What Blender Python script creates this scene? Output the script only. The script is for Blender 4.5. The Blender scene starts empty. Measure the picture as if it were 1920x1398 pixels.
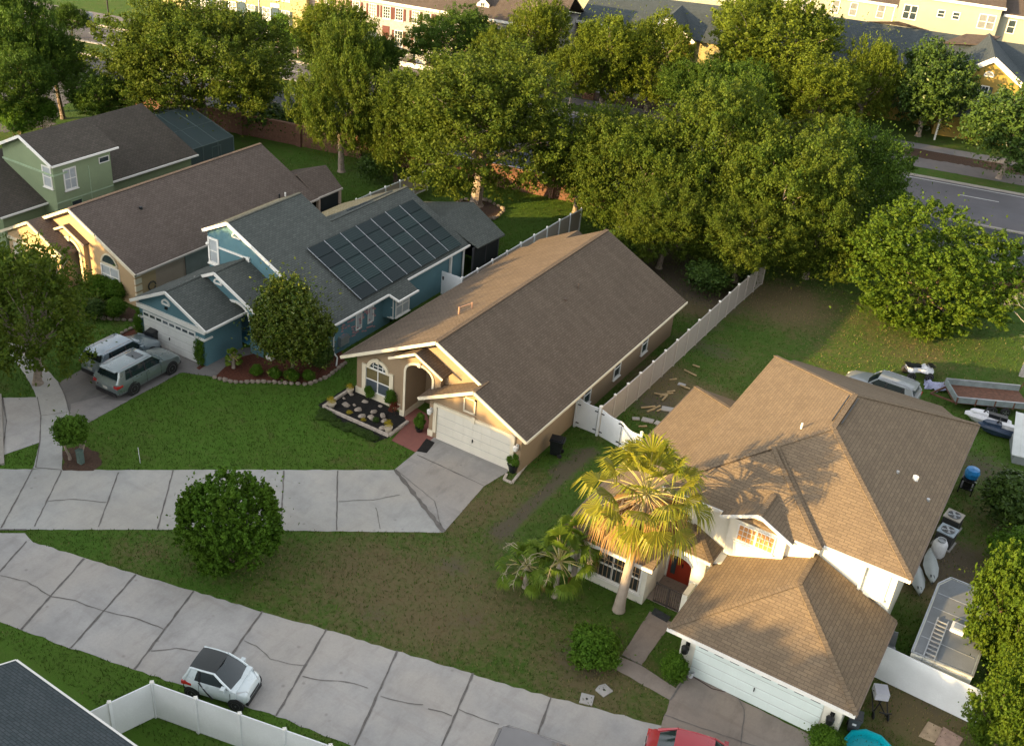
import bpy, math, random
import numpy as np
from mathutils import Vector, Matrix
rad=math.radians
S=bpy.context.scene; COL=S.collection
# ------------------------------------------------------------------ camera (x,y axes run along the houses)
F=2012.; PT=rad(30.525); RL=rad(5.621); HD=rad(28.592); CH=33.5
def _h(a): # heading rotation: camera-azimuth frame -> house frame
    return np.array([a[0]*math.cos(HD)-a[1]*math.sin(HD), a[0]*math.sin(HD)+a[1]*math.cos(HD), a[2]])
_F=np.array([0,math.cos(PT),-math.sin(PT)]);_R=np.array([1.,0,0]);_U=np.cross(_R,_F)
CX=_h(math.cos(RL)*_R+math.sin(RL)*_U);CY=_h(-math.sin(RL)*_R+math.cos(RL)*_U);CF=_h(_F)
cam=bpy.data.cameras.new('camera');co=bpy.data.objects.new('camera',cam);COL.objects.link(co);S.camera=co
cam.sensor_width=36;cam.lens=F/1920*36;cam.clip_start=.5;cam.clip_end=3000
co.matrix_world=Matrix(((CX[0],CY[0],-CF[0],0),(CX[1],CY[1],-CF[1],0),(CX[2],CY[2],-CF[2],CH),(0,0,0,1)))
# ------------------------------------------------------------------ light
SUN_EL=rad(11.5); SUN_TR=(math.cos(rad(59)),math.sin(rad(59)))     # horizontal travel direction of the light
w=bpy.data.worlds.new('World');S.world=w;w.use_nodes=True
nt=w.node_tree;bg=nt.nodes['Background'];sky=nt.nodes.new('ShaderNodeTexSky')
sky.sky_type='NISHITA';sky.sun_disc=False;sky.sun_elevation=SUN_EL
sky.sun_rotation=math.atan2(-SUN_TR[0],-SUN_TR[1]);sky.air_density=1.0;sky.dust_density=1.6;sky.ozone_density=1.0
hs=nt.nodes.new('ShaderNodeHueSaturation');hs.inputs['Saturation'].default_value=.22;nt.links.new(sky.outputs[0],hs.inputs['Color']);nt.links.new(hs.outputs[0],bg.inputs[0]);bg.inputs[1].default_value=.15
sl=bpy.data.lights.new('sun','SUN');sl.energy=4.5;sl.angle=rad(.55);sl.color=(1,.67,.27)
so=bpy.data.objects.new('sun',sl);COL.objects.link(so)
so.rotation_euler=Vector((SUN_TR[0]*math.cos(SUN_EL),SUN_TR[1]*math.cos(SUN_EL),-math.sin(SUN_EL))).to_track_quat('-Z','Y').to_euler()
S.view_settings.view_transform='Standard';S.view_settings.look='None';S.view_settings.exposure=1.76;S.view_settings.gamma=1
S.cycles.max_bounces=6;S.cycles.transparent_max_bounces=6;S.cycles.diffuse_bounces=3
# ------------------------------------------------------------------ photo measurement helpers
def ray(x,y): return CX*(x-960)/F-CY*(y-699)/F+CF
def P(x,y,z=0.):
    d=ray(x,y);t=(z-CH)/d[2];return (d[0]*t,d[1]*t,z)
def P2(x,y,z=0.): return P(x,y,z)[:2]
def onplane(x,y,p,n):
    d=ray(x,y);c=np.array([0,0,CH]);n=np.array(n,float);t=((np.array(p)-c)@n)/(d@n);return tuple(c+d*t)
def dist(p): return math.sqrt(p[0]**2+p[1]**2+(p[2]-CH)**2)
RA=rad(12.7);RR=(math.cos(RA),math.sin(RA));NN=(-math.sin(RA),math.cos(RA))
def RN(r,n,z=0.): return (r*RR[0]+n*NN[0],r*RR[1]+n*NN[1],z)   # main-road frame
# ------------------------------------------------------------------ materials
MATS={}
def nodes(name):
    m=bpy.data.materials.new(name);m.use_nodes=True;n=m.node_tree;b=n.nodes['Principled BSDF'];return m,n,b
def N(n,t,**k):
    x=n.nodes.new(t)
    for a,v in k.items():
        if a.startswith('i_'): x.inputs[a[2:].replace('_',' ')].default_value=v
        else: setattr(x,a,v)
    return x
def mixc(n,fac,a,b,mode='MIX'):
    x=n.nodes.new('ShaderNodeMix');x.data_type='RGBA';x.blend_type=mode
    for s,v in ((0,fac),(6,a),(7,b)):
        if hasattr(v,'is_output'): n.links.new(v,x.inputs[s])
        else: x.inputs[s].default_value=v if s==0 else ((*v,1) if len(v)==3 else v)
    return x.outputs[2]
def ramp(n,src,*st):
    r=n.nodes.new('ShaderNodeValToRGB');n.links.new(src,r.inputs[0]);e=r.color_ramp.elements
    while len(e)<len(st): e.new(.5)
    for k,(p,c) in enumerate(st):
        e[k].position=p;e[k].color=(c,c,c,1) if not hasattr(c,'__len__') else ((*c,1) if len(c)==3 else c)
    return r.outputs[0]
def tex(n,kind='noise',scale=5,detail=4,rough=.55,coord='Object',vec=None,sc=None):
    if vec is None:
        tc=n.nodes.new('ShaderNodeTexCoord');vec=tc.outputs[coord]
    if sc:
        mp=n.nodes.new('ShaderNodeMapping');mp.inputs['Scale'].default_value=sc;n.links.new(vec,mp.inputs[0]);vec=mp.outputs[0]
    t=n.nodes.new('ShaderNodeTexNoise');t.inputs['Scale'].default_value=scale;t.inputs['Detail'].default_value=detail;t.inputs['Roughness'].default_value=rough
    n.links.new(vec,t.inputs['Vector']);return t.outputs['Fac']
def bump(n,b,src,strength=.3,dist=.02):
    x=n.nodes.new('ShaderNodeBump');x.inputs['Strength'].default_value=strength;x.inputs['Distance'].default_value=dist
    n.links.new(src,x.inputs['Height']);n.links.new(x.outputs[0],b.inputs['Normal'])
def mul(c,k): return tuple(min(1,x*k) for x in c)
def M(name,col,rough=.75,var=.12,scale=1.5,bmp=0,metal=0,coat=0,spec=.4):
    if name in MATS: return MATS[name]
    m,n,b=nodes(name)
    f1=tex(n,scale=scale,detail=5);r=ramp(n,f1,(.3,0),(.7,1))
    c=mixc(n,r,mul(col,1-var),mul(col,1+var))
    f2=tex(n,scale=scale*14,detail=2);r2=ramp(n,f2,(.35,0),(.65,1))
    c=mixc(n,r2,c,mixc(n,.5,c,mul(col,1-var*1.2)))
    n.links.new(c,b.inputs['Base Color'])
    b.inputs['Roughness'].default_value=rough;b.inputs['Metallic'].default_value=metal
    b.inputs['Specular IOR Level'].default_value=spec;b.inputs['Coat Weight'].default_value=coat;b.inputs['Coat Roughness'].default_value=.08
    if bmp: bump(n,b,tex(n,scale=30,detail=4),bmp,.02)
    MATS[name]=m;return m
def shingle(name,c1,c2,streak=.25,row=.145,wd=.32,mortar=.55,big=.35):
    m,n,b=nodes(name)
    tc=n.nodes.new('ShaderNodeTexCoord');uv=tc.outputs['UV']
    # slightly warped courses
    br=n.nodes.new('ShaderNodeTexBrick');br.offset=.5;br.squash=1
    for k,v in (('Scale',1.),('Mortar Size',.016),('Mortar Smooth',.3),('Bias',0.),('Brick Width',wd),('Row Height',row)): br.inputs[k].default_value=v
    br.inputs['Color1'].default_value=(*c1,1);br.inputs['Color2'].default_value=(*c2,1);br.inputs['Mortar'].default_value=(*mul(c1,mortar),1)
    n.links.new(uv,br.inputs['Vector'])
    f=tex(n,scale=.45,detail=6,rough=.6,vec=uv);c=mixc(n,ramp(n,f,(.35,0),(.7,big)),br.outputs[0],mul(c1,.62))
    f=tex(n,scale=1.,detail=5,vec=uv,sc=(2.2,.28,1));c=mixc(n,ramp(n,f,(.45,0),(.75,streak)),c,mul(c2,1.45))
    f=tex(n,scale=16,detail=3,vec=uv);c=mixc(n,ramp(n,f,(.35,0),(.7,.5)),c,mul(c1,.6))
    n.links.new(c,b.inputs['Base Color']);b.inputs['Roughness'].default_value=.92;b.inputs['Specular IOR Level'].default_value=.2
    mx=n.nodes.new('ShaderNodeMath');mx.operation='ADD';n.links.new(br.outputs['Fac'],mx.inputs[0]);mx.inputs[0].default_value=0
    n.links.new(tex(n,scale=20,vec=uv),mx.inputs[1]);bump(n,b,mx.outputs[0],.6,-.03)
    MATS[name]=m;return m
def glass(name,col=(.02,.03,.035),rough=.06):
    m,n,b=nodes(name);b.inputs['Base Color'].default_value=(*col,1);b.inputs['Roughness'].default_value=rough
    f=tex(n,scale=1.3,detail=2);c=mixc(n,f,mul(col,.5),mul(col,1.6));n.links.new(c,b.inputs['Base Color'])
    b.inputs['Specular IOR Level'].default_value=.8;MATS[name]=m;return m
def leafmat(name,c1,c2,c3=None,trans=.35,rough=.55):
    m,n,b=nodes(name)
    g=n.nodes.new('ShaderNodeNewGeometry');ri=g.outputs['Random Per Island']
    c=mixc(n,ri,c1,c2)
    oi=n.nodes.new('ShaderNodeObjectInfo');c=mixc(n,ramp(n,oi.outputs['Random'],(0,0),(1,.4)),c,mul(c2,.62))
    f=tex(n,scale=.55,detail=3);c=mixc(n,ramp(n,f,(.38,0),(.68,.75)),c,c3 or mul(c2,1.3))
    n.links.new(c,b.inputs['Base Color']);b.inputs['Roughness'].default_value=rough;b.inputs['Specular IOR Level'].default_value=.12
    t=n.nodes.new('ShaderNodeBsdfTranslucent');n.links.new(c,t.inputs[0])
    mx=n.nodes.new('ShaderNodeMixShader');mx.inputs[0].default_value=trans
    n.links.new(b.outputs[0],mx.inputs[1]);n.links.new(t.outputs[0],mx.inputs[2])
    n.links.new(mx.outputs[0],n.nodes['Material Output'].inputs[0]);MATS[name]=m;return m
# ------------------------------------------------------------------ mesh builder
SPLIT={'fascia','base_band','eave_trim','pillar','rail','entry_fascia','trim_band','string_course','corner_post','ridge_cap','lanai_screen','lanai_frame','blind','shade','door_pillar','bumper','tail_light','door_handle','ridge_vent','porch_post','downspout','side_rail','roof_seam','low_wall','gate_post'}
class MB:
    def __init__(s): s.v=[];s.f=[]
    def quad(s,*p):
        k=len(s.v);s.v+=[tuple(map(float,q)) for q in p];s.f.append(tuple(range(k,k+len(p))));return s
    def box(s,x0,x1,y0,y1,z0,z1):
        k=len(s.v);s.v+=[(x,y,z) for z in (z0,z1) for x,y in ((x0,y0),(x1,y0),(x1,y1),(x0,y1))]
        s.f+=[tuple(k+i for i in q) for q in ((3,2,1,0),(4,5,6,7),(0,1,5,4),(1,2,6,5),(2,3,7,6),(3,0,4,7))];return s
    def prism(s,pts,off):   # polygon extruded along vector off
        n=len(pts);k=len(s.v);o=Vector(off)
        s.v+=[tuple(map(float,p)) for p in pts]+[tuple(Vector(p)+o) for p in pts]
        s.f.append(tuple(range(k,k+n)));s.f.append(tuple(range(k+2*n-1,k+n-1,-1)))
        s.f+=[(k+(i+1)%n,k+i,k+n+i,k+n+(i+1)%n) for i in range(n)];return s
    def slab(s,pts,th=.14):
        n=Vector((0,0,0))
        for i in range(len(pts)):
            a=Vector(pts[i]);b=Vector(pts[(i+1)%len(pts)]);n+=a.cross(b)
        if n.z<0: pts=pts[::-1]
        return s.prism(pts,(0,0,-th))
    def beam(s,p,q,w=.06,h=.12,up=(0,0,1)):
        p=Vector(p);q=Vector(q);d=(q-p).normalized();u=Vector(up)
        r=d.cross(u)
        if r.length<1e-4: r=d.cross(Vector((1,0,0)))
        r.normalize();u=r.cross(d).normalized()
        k=len(s.v)
        for c in (p,q):
            for a,b in ((-1,-1),(1,-1),(1,1),(-1,1)): s.v.append(tuple(c+r*a*w/2+u*b*h/2))
        s.f+=[tuple(k+i for i in f) for f in ((0,1,2,3),(7,6,5,4),(0,4,5,1),(1,5,6,2),(2,6,7,3),(3,7,4,0))];return s
    def tube(s,pts,r,n=8,cap=True):
        if not hasattr(r,'__len__'): r=[r]*len(pts)
        pts=[Vector(p) for p in pts];k=len(s.v);ref=None
        for i,p in enumerate(pts):
            d=(pts[min(i+1,len(pts)-1)]-pts[max(i-1,0)]).normalized()
            if ref is None: ref=d.cross(Vector((.31,.77,.1))).normalized()
            a=(ref-d*ref.dot(d)).normalized();ref=a;b=d.cross(a)
            for j in range(n):
                t=2*math.pi*j/n;s.v.append(tuple(p+(a*math.cos(t)+b*math.sin(t))*r[i]))
        for i in range(len(pts)-1):
            for j in range(n):
                s.f.append((k+i*n+j,k+i*n+(j+1)%n,k+(i+1)*n+(j+1)%n,k+(i+1)*n+j))
        if cap:
            s.f.append(tuple(k+j for j in range(n-1,-1,-1)));s.f.append(tuple(k+(len(pts)-1)*n+j for j in range(n)))
        return s
    def lathe(s,prof,c=(0,0,0),n=20,axis='z'):
        k=len(s.v);c=Vector(c)
        for r,h in prof:
            for j in range(n):
                t=2*math.pi*j/n;x,y=r*math.cos(t),r*math.sin(t)
                q={'z':(x,y,h),'y':(x,h,y),'x':(h,x,y)}[axis];s.v.append(tuple(c+Vector(q)))
        for i in range(len(prof)-1):
            for j in range(n): s.f.append((k+i*n+j,k+i*n+(j+1)%n,k+(i+1)*n+(j+1)%n,k+(i+1)*n+j))
        if prof[0][0]>1e-5: s.f.append(tuple(k+j for j in range(n-1,-1,-1)))
        if prof[-1][0]>1e-5: s.f.append(tuple(k+(len(prof)-1)*n+j for j in range(n)))
        return s
    def grid(s,rows,closed=False):
        k=len(s.v);n=len(rows[0])
        for r in rows: s.v+=[tuple(map(float,p)) for p in r]
        for i in range(len(rows)-1):
            for j in range(n if closed else n-1):
                s.f.append((k+i*n+j,k+i*n+(j+1)%n,k+(i+1)*n+(j+1)%n,k+(i+1)*n+j))
        return s
    def islands(s):
        par=list(range(len(s.v)))
        def fd(a):
            while par[a]!=a: par[a]=par[par[a]];a=par[a]
            return a
        for f in s.f:
            r=fd(f[0])
            for i in f[1:]: par[fd(i)]=r
        g={}
        for f in s.f: g.setdefault(fd(f[0]),[]).append(f)
        return list(g.values())
    def build(s,name,mat,parent=None,smooth=False,uv=True,fix=True):
        if name in SPLIT:
            isl=s.islands()
            if len(isl)>1:
                out=None
                for fs in isl:
                    ids=sorted({i for f in fs for i in f});mp={a:b for b,a in enumerate(ids)};m=MB();m.v=[s.v[i] for i in ids];m.f=[tuple(mp[i] for i in f) for f in fs]
                    o=m.build(name,mat,parent,smooth,uv,fix);out=out or o
                return out
        me=bpy.data.meshes.new(name);v=np.array(s.v,float)
        if parent is not None and parent.name in ABS: v=v-np.array(ABS[parent.name])
        me.from_pydata(v.tolist(),[],s.f)
        if fix:
            import bmesh
            bm=bmesh.new();bm.from_mesh(me);bmesh.ops.recalc_face_normals(bm,faces=bm.faces);bm.to_mesh(me);bm.free()
        if smooth:
            me.polygons.foreach_set('use_smooth',[True]*len(me.polygons))
        if uv and len(me.polygons)<20000:
            L=me.uv_layers.new(name='UVMap');vs=me.vertices
            for p in me.polygons:
                nrm=p.normal
                if abs(nrm.z)>.999: t=Vector((1,0,0));b=Vector((0,1,0))
                else:
                    t=Vector((-nrm.y,nrm.x,0)).normalized();b=nrm.cross(t)
                for li in p.loop_indices:
                    c=vs[me.loops[li].vertex_index].co;L.data[li].uv=(c.dot(t),c.dot(b))
        me.materials.append(mat);me.update()
        o=bpy.data.objects.new(name,me);COL.objects.link(o)
        if parent is not None:
            o.parent=parent
            if parent.name in ABS: ABS[o.name]=ABS[parent.name]
        return o
ABS={}
def smooth_by_angle(o,ang=35):
    me=o.data
    me.polygons.foreach_set('use_smooth',[True]*len(me.polygons))
    import bmesh
    bm=bmesh.new();bm.from_mesh(me)
    for e in bm.edges:
        if len(e.link_faces)==2 and e.calc_face_angle(0)>rad(ang): e.smooth=False
    bm.to_mesh(me);bm.free();return o
def tag(o,label,cat,group=None,kind=None):
    o['label']=label;o['category']=cat
    if group: o['group']=group
    if kind: o['kind']=kind
    return o
def thing(name,label,cat,loc=(0,0,0),rz=0,group=None,absolute=False):
    o=bpy.data.objects.new(name,None);COL.objects.link(o);o.empty_display_size=.3
    o.location=loc;o.rotation_euler=(0,0,rz)
    if absolute: ABS[o.name]=tuple(loc)
    return tag(o,label,cat,group)
def struct(o): o['kind']='structure';return o
def copytree(root,loc,rz=0,sc=(1,1,1),label=None,group=None):
    r=root.copy();COL.objects.link(r);r.location=loc;r.rotation_euler=(0,0,rz);r.scale=sc
    if label: r['label']=label
    if group: r['group']=group
    for ch in root.children:
        c=ch.copy();COL.objects.link(c);c.parent=r
        for g in ch.children:
            d=g.copy();COL.objects.link(d);d.parent=c
    return r
# ------------------------------------------------------------------ palette
trimw=M('white_paint',(.78,.76,.70),.5,.05)
trimc=M('cream_trim',(.70,.62,.46),.6,.06)
vinyl=M('white_vinyl',(.72,.74,.75),.4,.07,1.1)
vinylt=M('tan_vinyl',(.46,.41,.37),.45,.05,.6)
stucco_tan=M('tan_stucco',(.30,.215,.13),.9,.07,.7,.15)
stucco_tanb=M('tan_light_band',(.55,.44,.31),.9,.06,.7,.1)
stucco_blue=M('blue_stucco',(.095,.195,.225),.85,.08,.6,.15)
stucco_cream=M('cream_stucco',(.48,.34,.19),.9,.08,.7,.15)
stucco_pink=M('beige_stucco',(.43,.32,.25),.9,.08,.7,.15)
stucco_green=M('green_stucco',(.24,.30,.17),.9,.07,.7,.12)
stucco_wht=M('white_stucco',(.74,.71,.60),.85,.05,.6,.12)
stucco_yel=M('yellow_stucco',(.36,.30,.14),.85,.06,.6)
stucco_och=M('ochre_stucco',(.32,.22,.05),.85,.08,.6)
siding=M('cream_siding',(.33,.325,.245),.7,.06,.6)
whbrick=M('white_brick',(.33,.31,.28),.85,.14,2.5,.2)
roof_tan=shingle('brown_shingle',(.132,.100,.072),(.172,.131,.096),mortar=.62)
roof_blue=shingle('grey_green_shingle',(.090,.100,.092),(.125,.138,.126),streak=.12)
roof_cream=shingle('mauve_brown_shingle',(.132,.103,.085),(.175,.138,.115),streak=.15)
roof_green=shingle('charcoal_brown_shingle',(.085,.075,.06),(.12,.10,.085),streak=.1,big=.5)
roof_white=shingle('tan_shingle',(.185,.138,.092),(.238,.178,.116),row=.16,wd=.42,streak=.1,mortar=.66)
roof_dark=shingle('slate_shingle',(.058,.074,.080),(.085,.10,.108),streak=.1)
roof_brn=shingle('far_brown_shingle',(.10,.08,.065),(.13,.10,.085),streak=.2)
fascia_dk=M('roof_edge_brown',(.16,.12,.09),.8,.1)
gl=glass('window_glass',(.035,.05,.055),.05)
glblind=M('window_blind',(.42,.45,.46),.35,.12,6,spec=.7)
glfar=M('far_window_blind',(.20,.21,.20),.3,.25,3,spec=.6)
gltan=M('tan_blind_glass',(.16,.13,.06),.2,.2,5,spec=.8)
glorange=M('orange_blind_glass',(.62,.30,.10),.3,.2,5,spec=.5)
black=M('black_plastic',(.012,.014,.016),.4,.2)
blackm=M('black_metal',(.02,.02,.02),.4,.2,metal=.3)
rubber=M('tyre_rubber',(.018,.018,.018),.8,.2)
alloy=M('alloy_rim',(.35,.36,.38),.3,.1,metal=.8)
garage_w=M('garage_door_white',(.72,.72,.68),.5,.04)
garage_m=M('garage_door_mint',(.66,.74,.70),.5,.04)
garage_c=M('garage_door_cream',(.66,.62,.52),.5,.05)
reddoor=M('red_door_paint',(.26,.03,.012),.4,.12)
bark=M('bark',(.16,.12,.085),.95,.35,5,.6)
barkpale=M('pale_bark',(.30,.24,.19),.95,.3,5,.5)
mulch_r=M('red_mulch',(.11,.035,.018),.95,.45,9,.8)
mulch_b=M('black_mulch',(.015,.014,.013),.95,.5,9,.8)
mulch_n=M('brown_mulch',(.075,.042,.026),.95,.45,8,.8)
stone=M('edging_stone',(.27,.22,.175),.9,.3,4,.5)
rock=M('pale_rock',(.38,.32,.26),.9,.25,6,.5)
galv=M('galvanised_steel',(.38,.40,.42),.45,.2,3,metal=.6)
rust=M('rusty_steel',(.14,.065,.04),.8,.4,5,.4)
wood=M('pale_timber',(.40,.29,.15),.8,.25,5)
brickred=M('red_brick_wall',(.17,.085,.055),.9,.25,6,.4)
screen=M('dark_screen_mesh',(.012,.016,.018),.7,.3)
# ------------------------------------------------------------------ GROUND
def axis(lo,hi,step,far,n=14):
    a=np.arange(lo,hi+1e-6,step);k=np.linspace(0,1,n+1)[1:]**2.2
    return np.concatenate([(lo-k*far)[::-1],a,hi+k*far])
gx=axis(-80,22,.5,1400);gy=axis(16,96,.5,1400)
X,Y=np.meshgrid(gx,gy);nx,ny=len(gx),len(gy)
dry=np.full(X.shape,.17);lush=np.full(X.shape,.45);dirt=np.zeros(X.shape)
def blob(A,px,py,r,a,ry=None):
    c=P(px,py);ry=ry or r
    A+=a*np.exp(-(((X-c[0])/r)**2+((Y-c[1])/ry)**2))
for b in ((600,1100,4,.22),(430,1060,2.5,.15),(760,1130,4,.28),(900,1130,4,.26),(1010,1120,2.5,.12),(680,1060,1.5,.15),(820,1180,1.5,.2),(1070,1260,2,.2),(560,1040,2,.1),(840,1060,2,.1),
          (700,1010,3,.15),(870,960,1.6,.5),(940,930,1.6,.5),(1000,900,1.2,.3),(1480,590,3,.4),(1560,660,3,.2),(1620,600,2,.2),(1400,690,2,.15),(1440,560,2.5,.4),(1350,760,2,.5),
          (1720,660,3,.35),(1260,740,2.5,.5),(1230,700,2,.5),(700,845,3,.22),(440,835,5,.12),(1780,1080,3,.8),(1660,1060,1.5,.5),(1740,1350,2,.7),(1690,1330,1.5,.4),(1850,960,2,.3),
          (320,1030,2,.2),(250,1040,1.5,.3),(1300,560,2.5,.8),(1260,540,3,.9),(1200,500,3,.8),(1490,560,3,.5),(1340,880,1,.4),(1140,1290,2.5,.4),(150,860,1.3,.5)): blob(dry,*b)
for b in ((420,760,9,.5),(560,800,6,.4),(480,840,8,.3),(300,780,5,.3),(600,270,8,.4),(980,400,9,.5),(120,1230,5,.4),(270,1370,5,.45),(1150,1080,2,.3),(1040,1060,2,.2),(1700,780,3,.35),(1850,850,4,.3),(560,1380,4,.3),
          (1300,830,1,.2),(1000,850,2,.2),(1240,590,2,.1),(40,850,3,.4),(230,620,4,.3)): blob(lush,*b)
for b in ((700,250,5,-.2),(500,800,10,-.22),(600,400,8,-.2),(940,400,8,-.2),(120,1240,6,-.2),(300,1390,5,-.2),(40,860,3,-.2),(1050,1090,2,-.15),(1180,1110,1.5,-.2)): blob(dry,*b)
for b in ((1230,760,1.6,.7),(1290,640,1.0,.6),(1330,610,1,.5),(1360,580,1,.4),(850,1060,.8,.5),(700,1150,.8,.35),(880,1160,1,.3),(1100,1230,1.4,.5),(1060,870,.5,.5),(1080,850,.5,.5),(1785,1060,2.2,.9),(1840,880,2,.6),
          (1700,300,4,.5),(1250,510,4,.8),(1180,480,4,.8),(1330,540,3,.5),(1350,660,1.5,.4),(1040,880,.35,.9),(1760,1310,1.2,.5),(1230,700,1.5,.4),(940,1010,1,.35)): blob(dirt,*b)
# worn strip beside the tan house
for k in range(14):
    t=k/13;blob(dirt,1110-170*t,845+150*t,.38,.9)
m,n,b=nodes('lawn')
at=n.nodes.new('ShaderNodeVertexColor');at.layer_name='mix';sp=n.nodes.new('ShaderNodeSeparateColor');n.links.new(at.outputs[0],sp.inputs[0])
def addn(a,f,k,off):
    x=n.nodes.new('ShaderNodeMath');x.operation='MULTIPLY_ADD';n.links.new(f,x.inputs[0]);x.inputs[1].default_value=k;n.links.new(a,x.inputs[2])
    y=n.nodes.new('ShaderNodeMath');y.operation='ADD';n.links.new(x.outputs[0],y.inputs[0]);y.inputs[1].default_value=off;y.use_clamp=True;return y.outputs[0]
fA=tex(n,scale=.9,detail=8,rough=.68);fB=tex(n,scale=3.5,detail=6,rough=.7);fC=tex(n,scale=22,detail=3,rough=.7);fD=tex(n,scale=.22,detail=4)
g=mixc(n,ramp(n,addn(sp.outputs[1],fA,1.1,-.55),(.1,0),(.9,1)),(.042,.088,.013),(.068,.158,.015))
g=mixc(n,ramp(n,fD,(.35,0),(.7,.35)),g,(.085,.10,.02))
d1=ramp(n,addn(sp.outputs[0],fA,2.6,-1.36),(.12,0),(.8,.85))
g=mixc(n,d1,g,mixc(n,fB,(.085,.060,.028),(.15,.115,.055)))
d3=ramp(n,addn(sp.outputs[0],fB,1.9,-1.05),(.2,0),(.6,.6));g=mixc(n,d3,g,(.17,.125,.07))
d2=ramp(n,addn(sp.outputs[2],fB,1.4,-.75),(.1,0),(.55,.9));g=mixc(n,d2,g,mixc(n,fC,(.06,.045,.032),(.15,.12,.095)))
g=mixc(n,ramp(n,fC,(.3,0),(.75,.5)),g,mixc(n,.5,g,(.015,.022,.008)))
fE=tex(n,scale=7,detail=5,rough=.7);g=mixc(n,ramp(n,fE,(.42,0),(.75,.45)),g,mixc(n,.5,g,(.13,.14,.045)))
n.links.new(g,b.inputs['Base Color']);b.inputs['Roughness'].default_value=.95;b.inputs['Specular IOR Level'].default_value=.15
bump(n,b,fC,.6,.05);lawnm=m
me=bpy.data.meshes.new('ground')
vv=np.stack([X.ravel(),Y.ravel(),np.zeros(X.size)],1)
ii=np.arange(nx*ny).reshape(ny,nx);fc=np.stack([ii[:-1,:-1].ravel(),ii[:-1,1:].ravel(),ii[1:,1:].ravel(),ii[1:,:-1].ravel()],1)
me.from_pydata(vv.tolist(),[],fc.tolist())
ca=me.color_attributes.new('mix','FLOAT_COLOR','POINT')
ca.data.foreach_set('color',np.stack([np.clip(dry,0,1).ravel(),np.clip(lush,0,1).ravel(),np.clip(dirt,0,1).ravel(),np.ones(X.size)],1).ravel())
me.materials.append(lawnm);go=bpy.data.objects.new('ground',me);COL.objects.link(go);struct(go)
# paved surfaces -----------------------------------------------------
def concrete(name,col,stain=(.10,.095,.09),amt=.5,sc=.5):
    m,n,b=nodes(name)
    f=tex(n,scale=sc,detail=9,rough=.65);c=mixc(n,ramp(n,f,(.3,0),(.72,1)),mul(col,.74),mul(col,1.13))
    f=tex(n,scale=sc*.5,detail=3);c=mixc(n,ramp(n,f,(.42,0),(.62,.5)),c,(col[0]*.92,col[1]*.84,col[2]*.74))
    f=tex(n,scale=sc*3,detail=7,rough=.7,sc=(1,.35,1));c=mixc(n,ramp(n,f,(.5,0),(.78,amt)),c,stain)
    f=tex(n,scale=9,detail=6,rough=.8);c=mixc(n,ramp(n,f,(.4,0),(.75,.35)),c,mul(col,.6))
    f=tex(n,scale=60,detail=2);c=mixc(n,ramp(n,f,(.55,0),(.7,.25)),c,mul(col,.55))
    f=tex(n,scale=sc*1.7,detail=6,rough=.6,sc=(.25,1.6,1));c=mixc(n,ramp(n,f,(.55,0),(.7,amt*.8)),c,mul(stain,1.4))
    vo=n.nodes.new('ShaderNodeTexVoronoi');vo.inputs['Scale'].default_value=.9;vo.inputs['Randomness'].default_value=1
    tc=n.nodes.new('ShaderNodeTexCoord');n.links.new(tc.outputs['Object'],vo.inputs['Vector']);c=mixc(n,ramp(n,vo.outputs['Distance'],(.03,.55),(.09,0)),c,stain)
    n.links.new(c,b.inputs['Base Color']);b.inputs['Roughness'].default_value=.85;b.inputs['Specular IOR Level'].default_value=.25
    bump(n,b,f,.25,.01);MATS[name]=m;return m
conc=concrete('street_concrete',(.435,.42,.40),(.20,.18,.165),.5)
conc2=concrete('lane_concrete',(.43,.425,.40),(.20,.195,.18),.4)
concd=concrete('stained_concrete',(.205,.195,.185),(.09,.085,.08),.7)
concw=concrete('old_driveway_concrete',(.30,.255,.22),(.13,.10,.08),.6)
pathred=concrete('red_path_paint',(.28,.115,.095),(.16,.07,.06),.3)
asph=concrete('asphalt',(.135,.13,.14),(.10,.10,.11),.4,.15)
asphd=concrete('dark_asphalt',(.060,.068,.082),(.04,.045,.055),.4,.15)
joint=M('joint_dirt',(.155,.142,.13),.95,.3,4)
def frill(pts,amp=.05,step=.35,seed=1):
    rnd=random.Random(seed);out=[]
    for i in range(len(pts)):
        a=np.array(pts[i]);b_=np.array(pts[(i+1)%len(pts)]);L=np.linalg.norm(b_-a);k=max(1,int(L/step));nrm=np.array([-(b_-a)[1],(b_-a)[0]])/max(L,1e-6)
        for j in range(k):
            o=rnd.uniform(-amp,amp) if (j or 1) else 0
            out.append(tuple(a+(b_-a)*j/k+nrm*o))
    return out
PAVED=[]
def sheet(name,pts,z,mat,amp=.04,seed=1,th=0):
    PAVED.append([q[:2] for q in pts])
    p=frill([q[:2] for q in pts],amp,.35,seed) if amp else [q[:2] for q in pts]
    from mathutils.geometry import tessellate_polygon
    ar=sum(p[i][0]*p[(i+1)%len(p)][1]-p[(i+1)%len(p)][0]*p[i][1] for i in range(len(p)))
    if ar<0: p=p[::-1]
    V=[Vector((x,y,z)) for x,y in p];T=tessellate_polygon([V]);me=bpy.data.meshes.new(name)
    T=[t if (V[t[1]]-V[t[0]]).cross(V[t[2]]-V[t[0]]).z>0 else t[::-1] for t in T]
    me.from_pydata([tuple(v) for v in V],[],[tuple(t) for t in T])
    me.materials.append(mat);o=bpy.data.objects.new(name,me);COL.objects.link(o);return struct(o)
def PX(*pp): return [P2(x,y) for x,y in pp]
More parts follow.
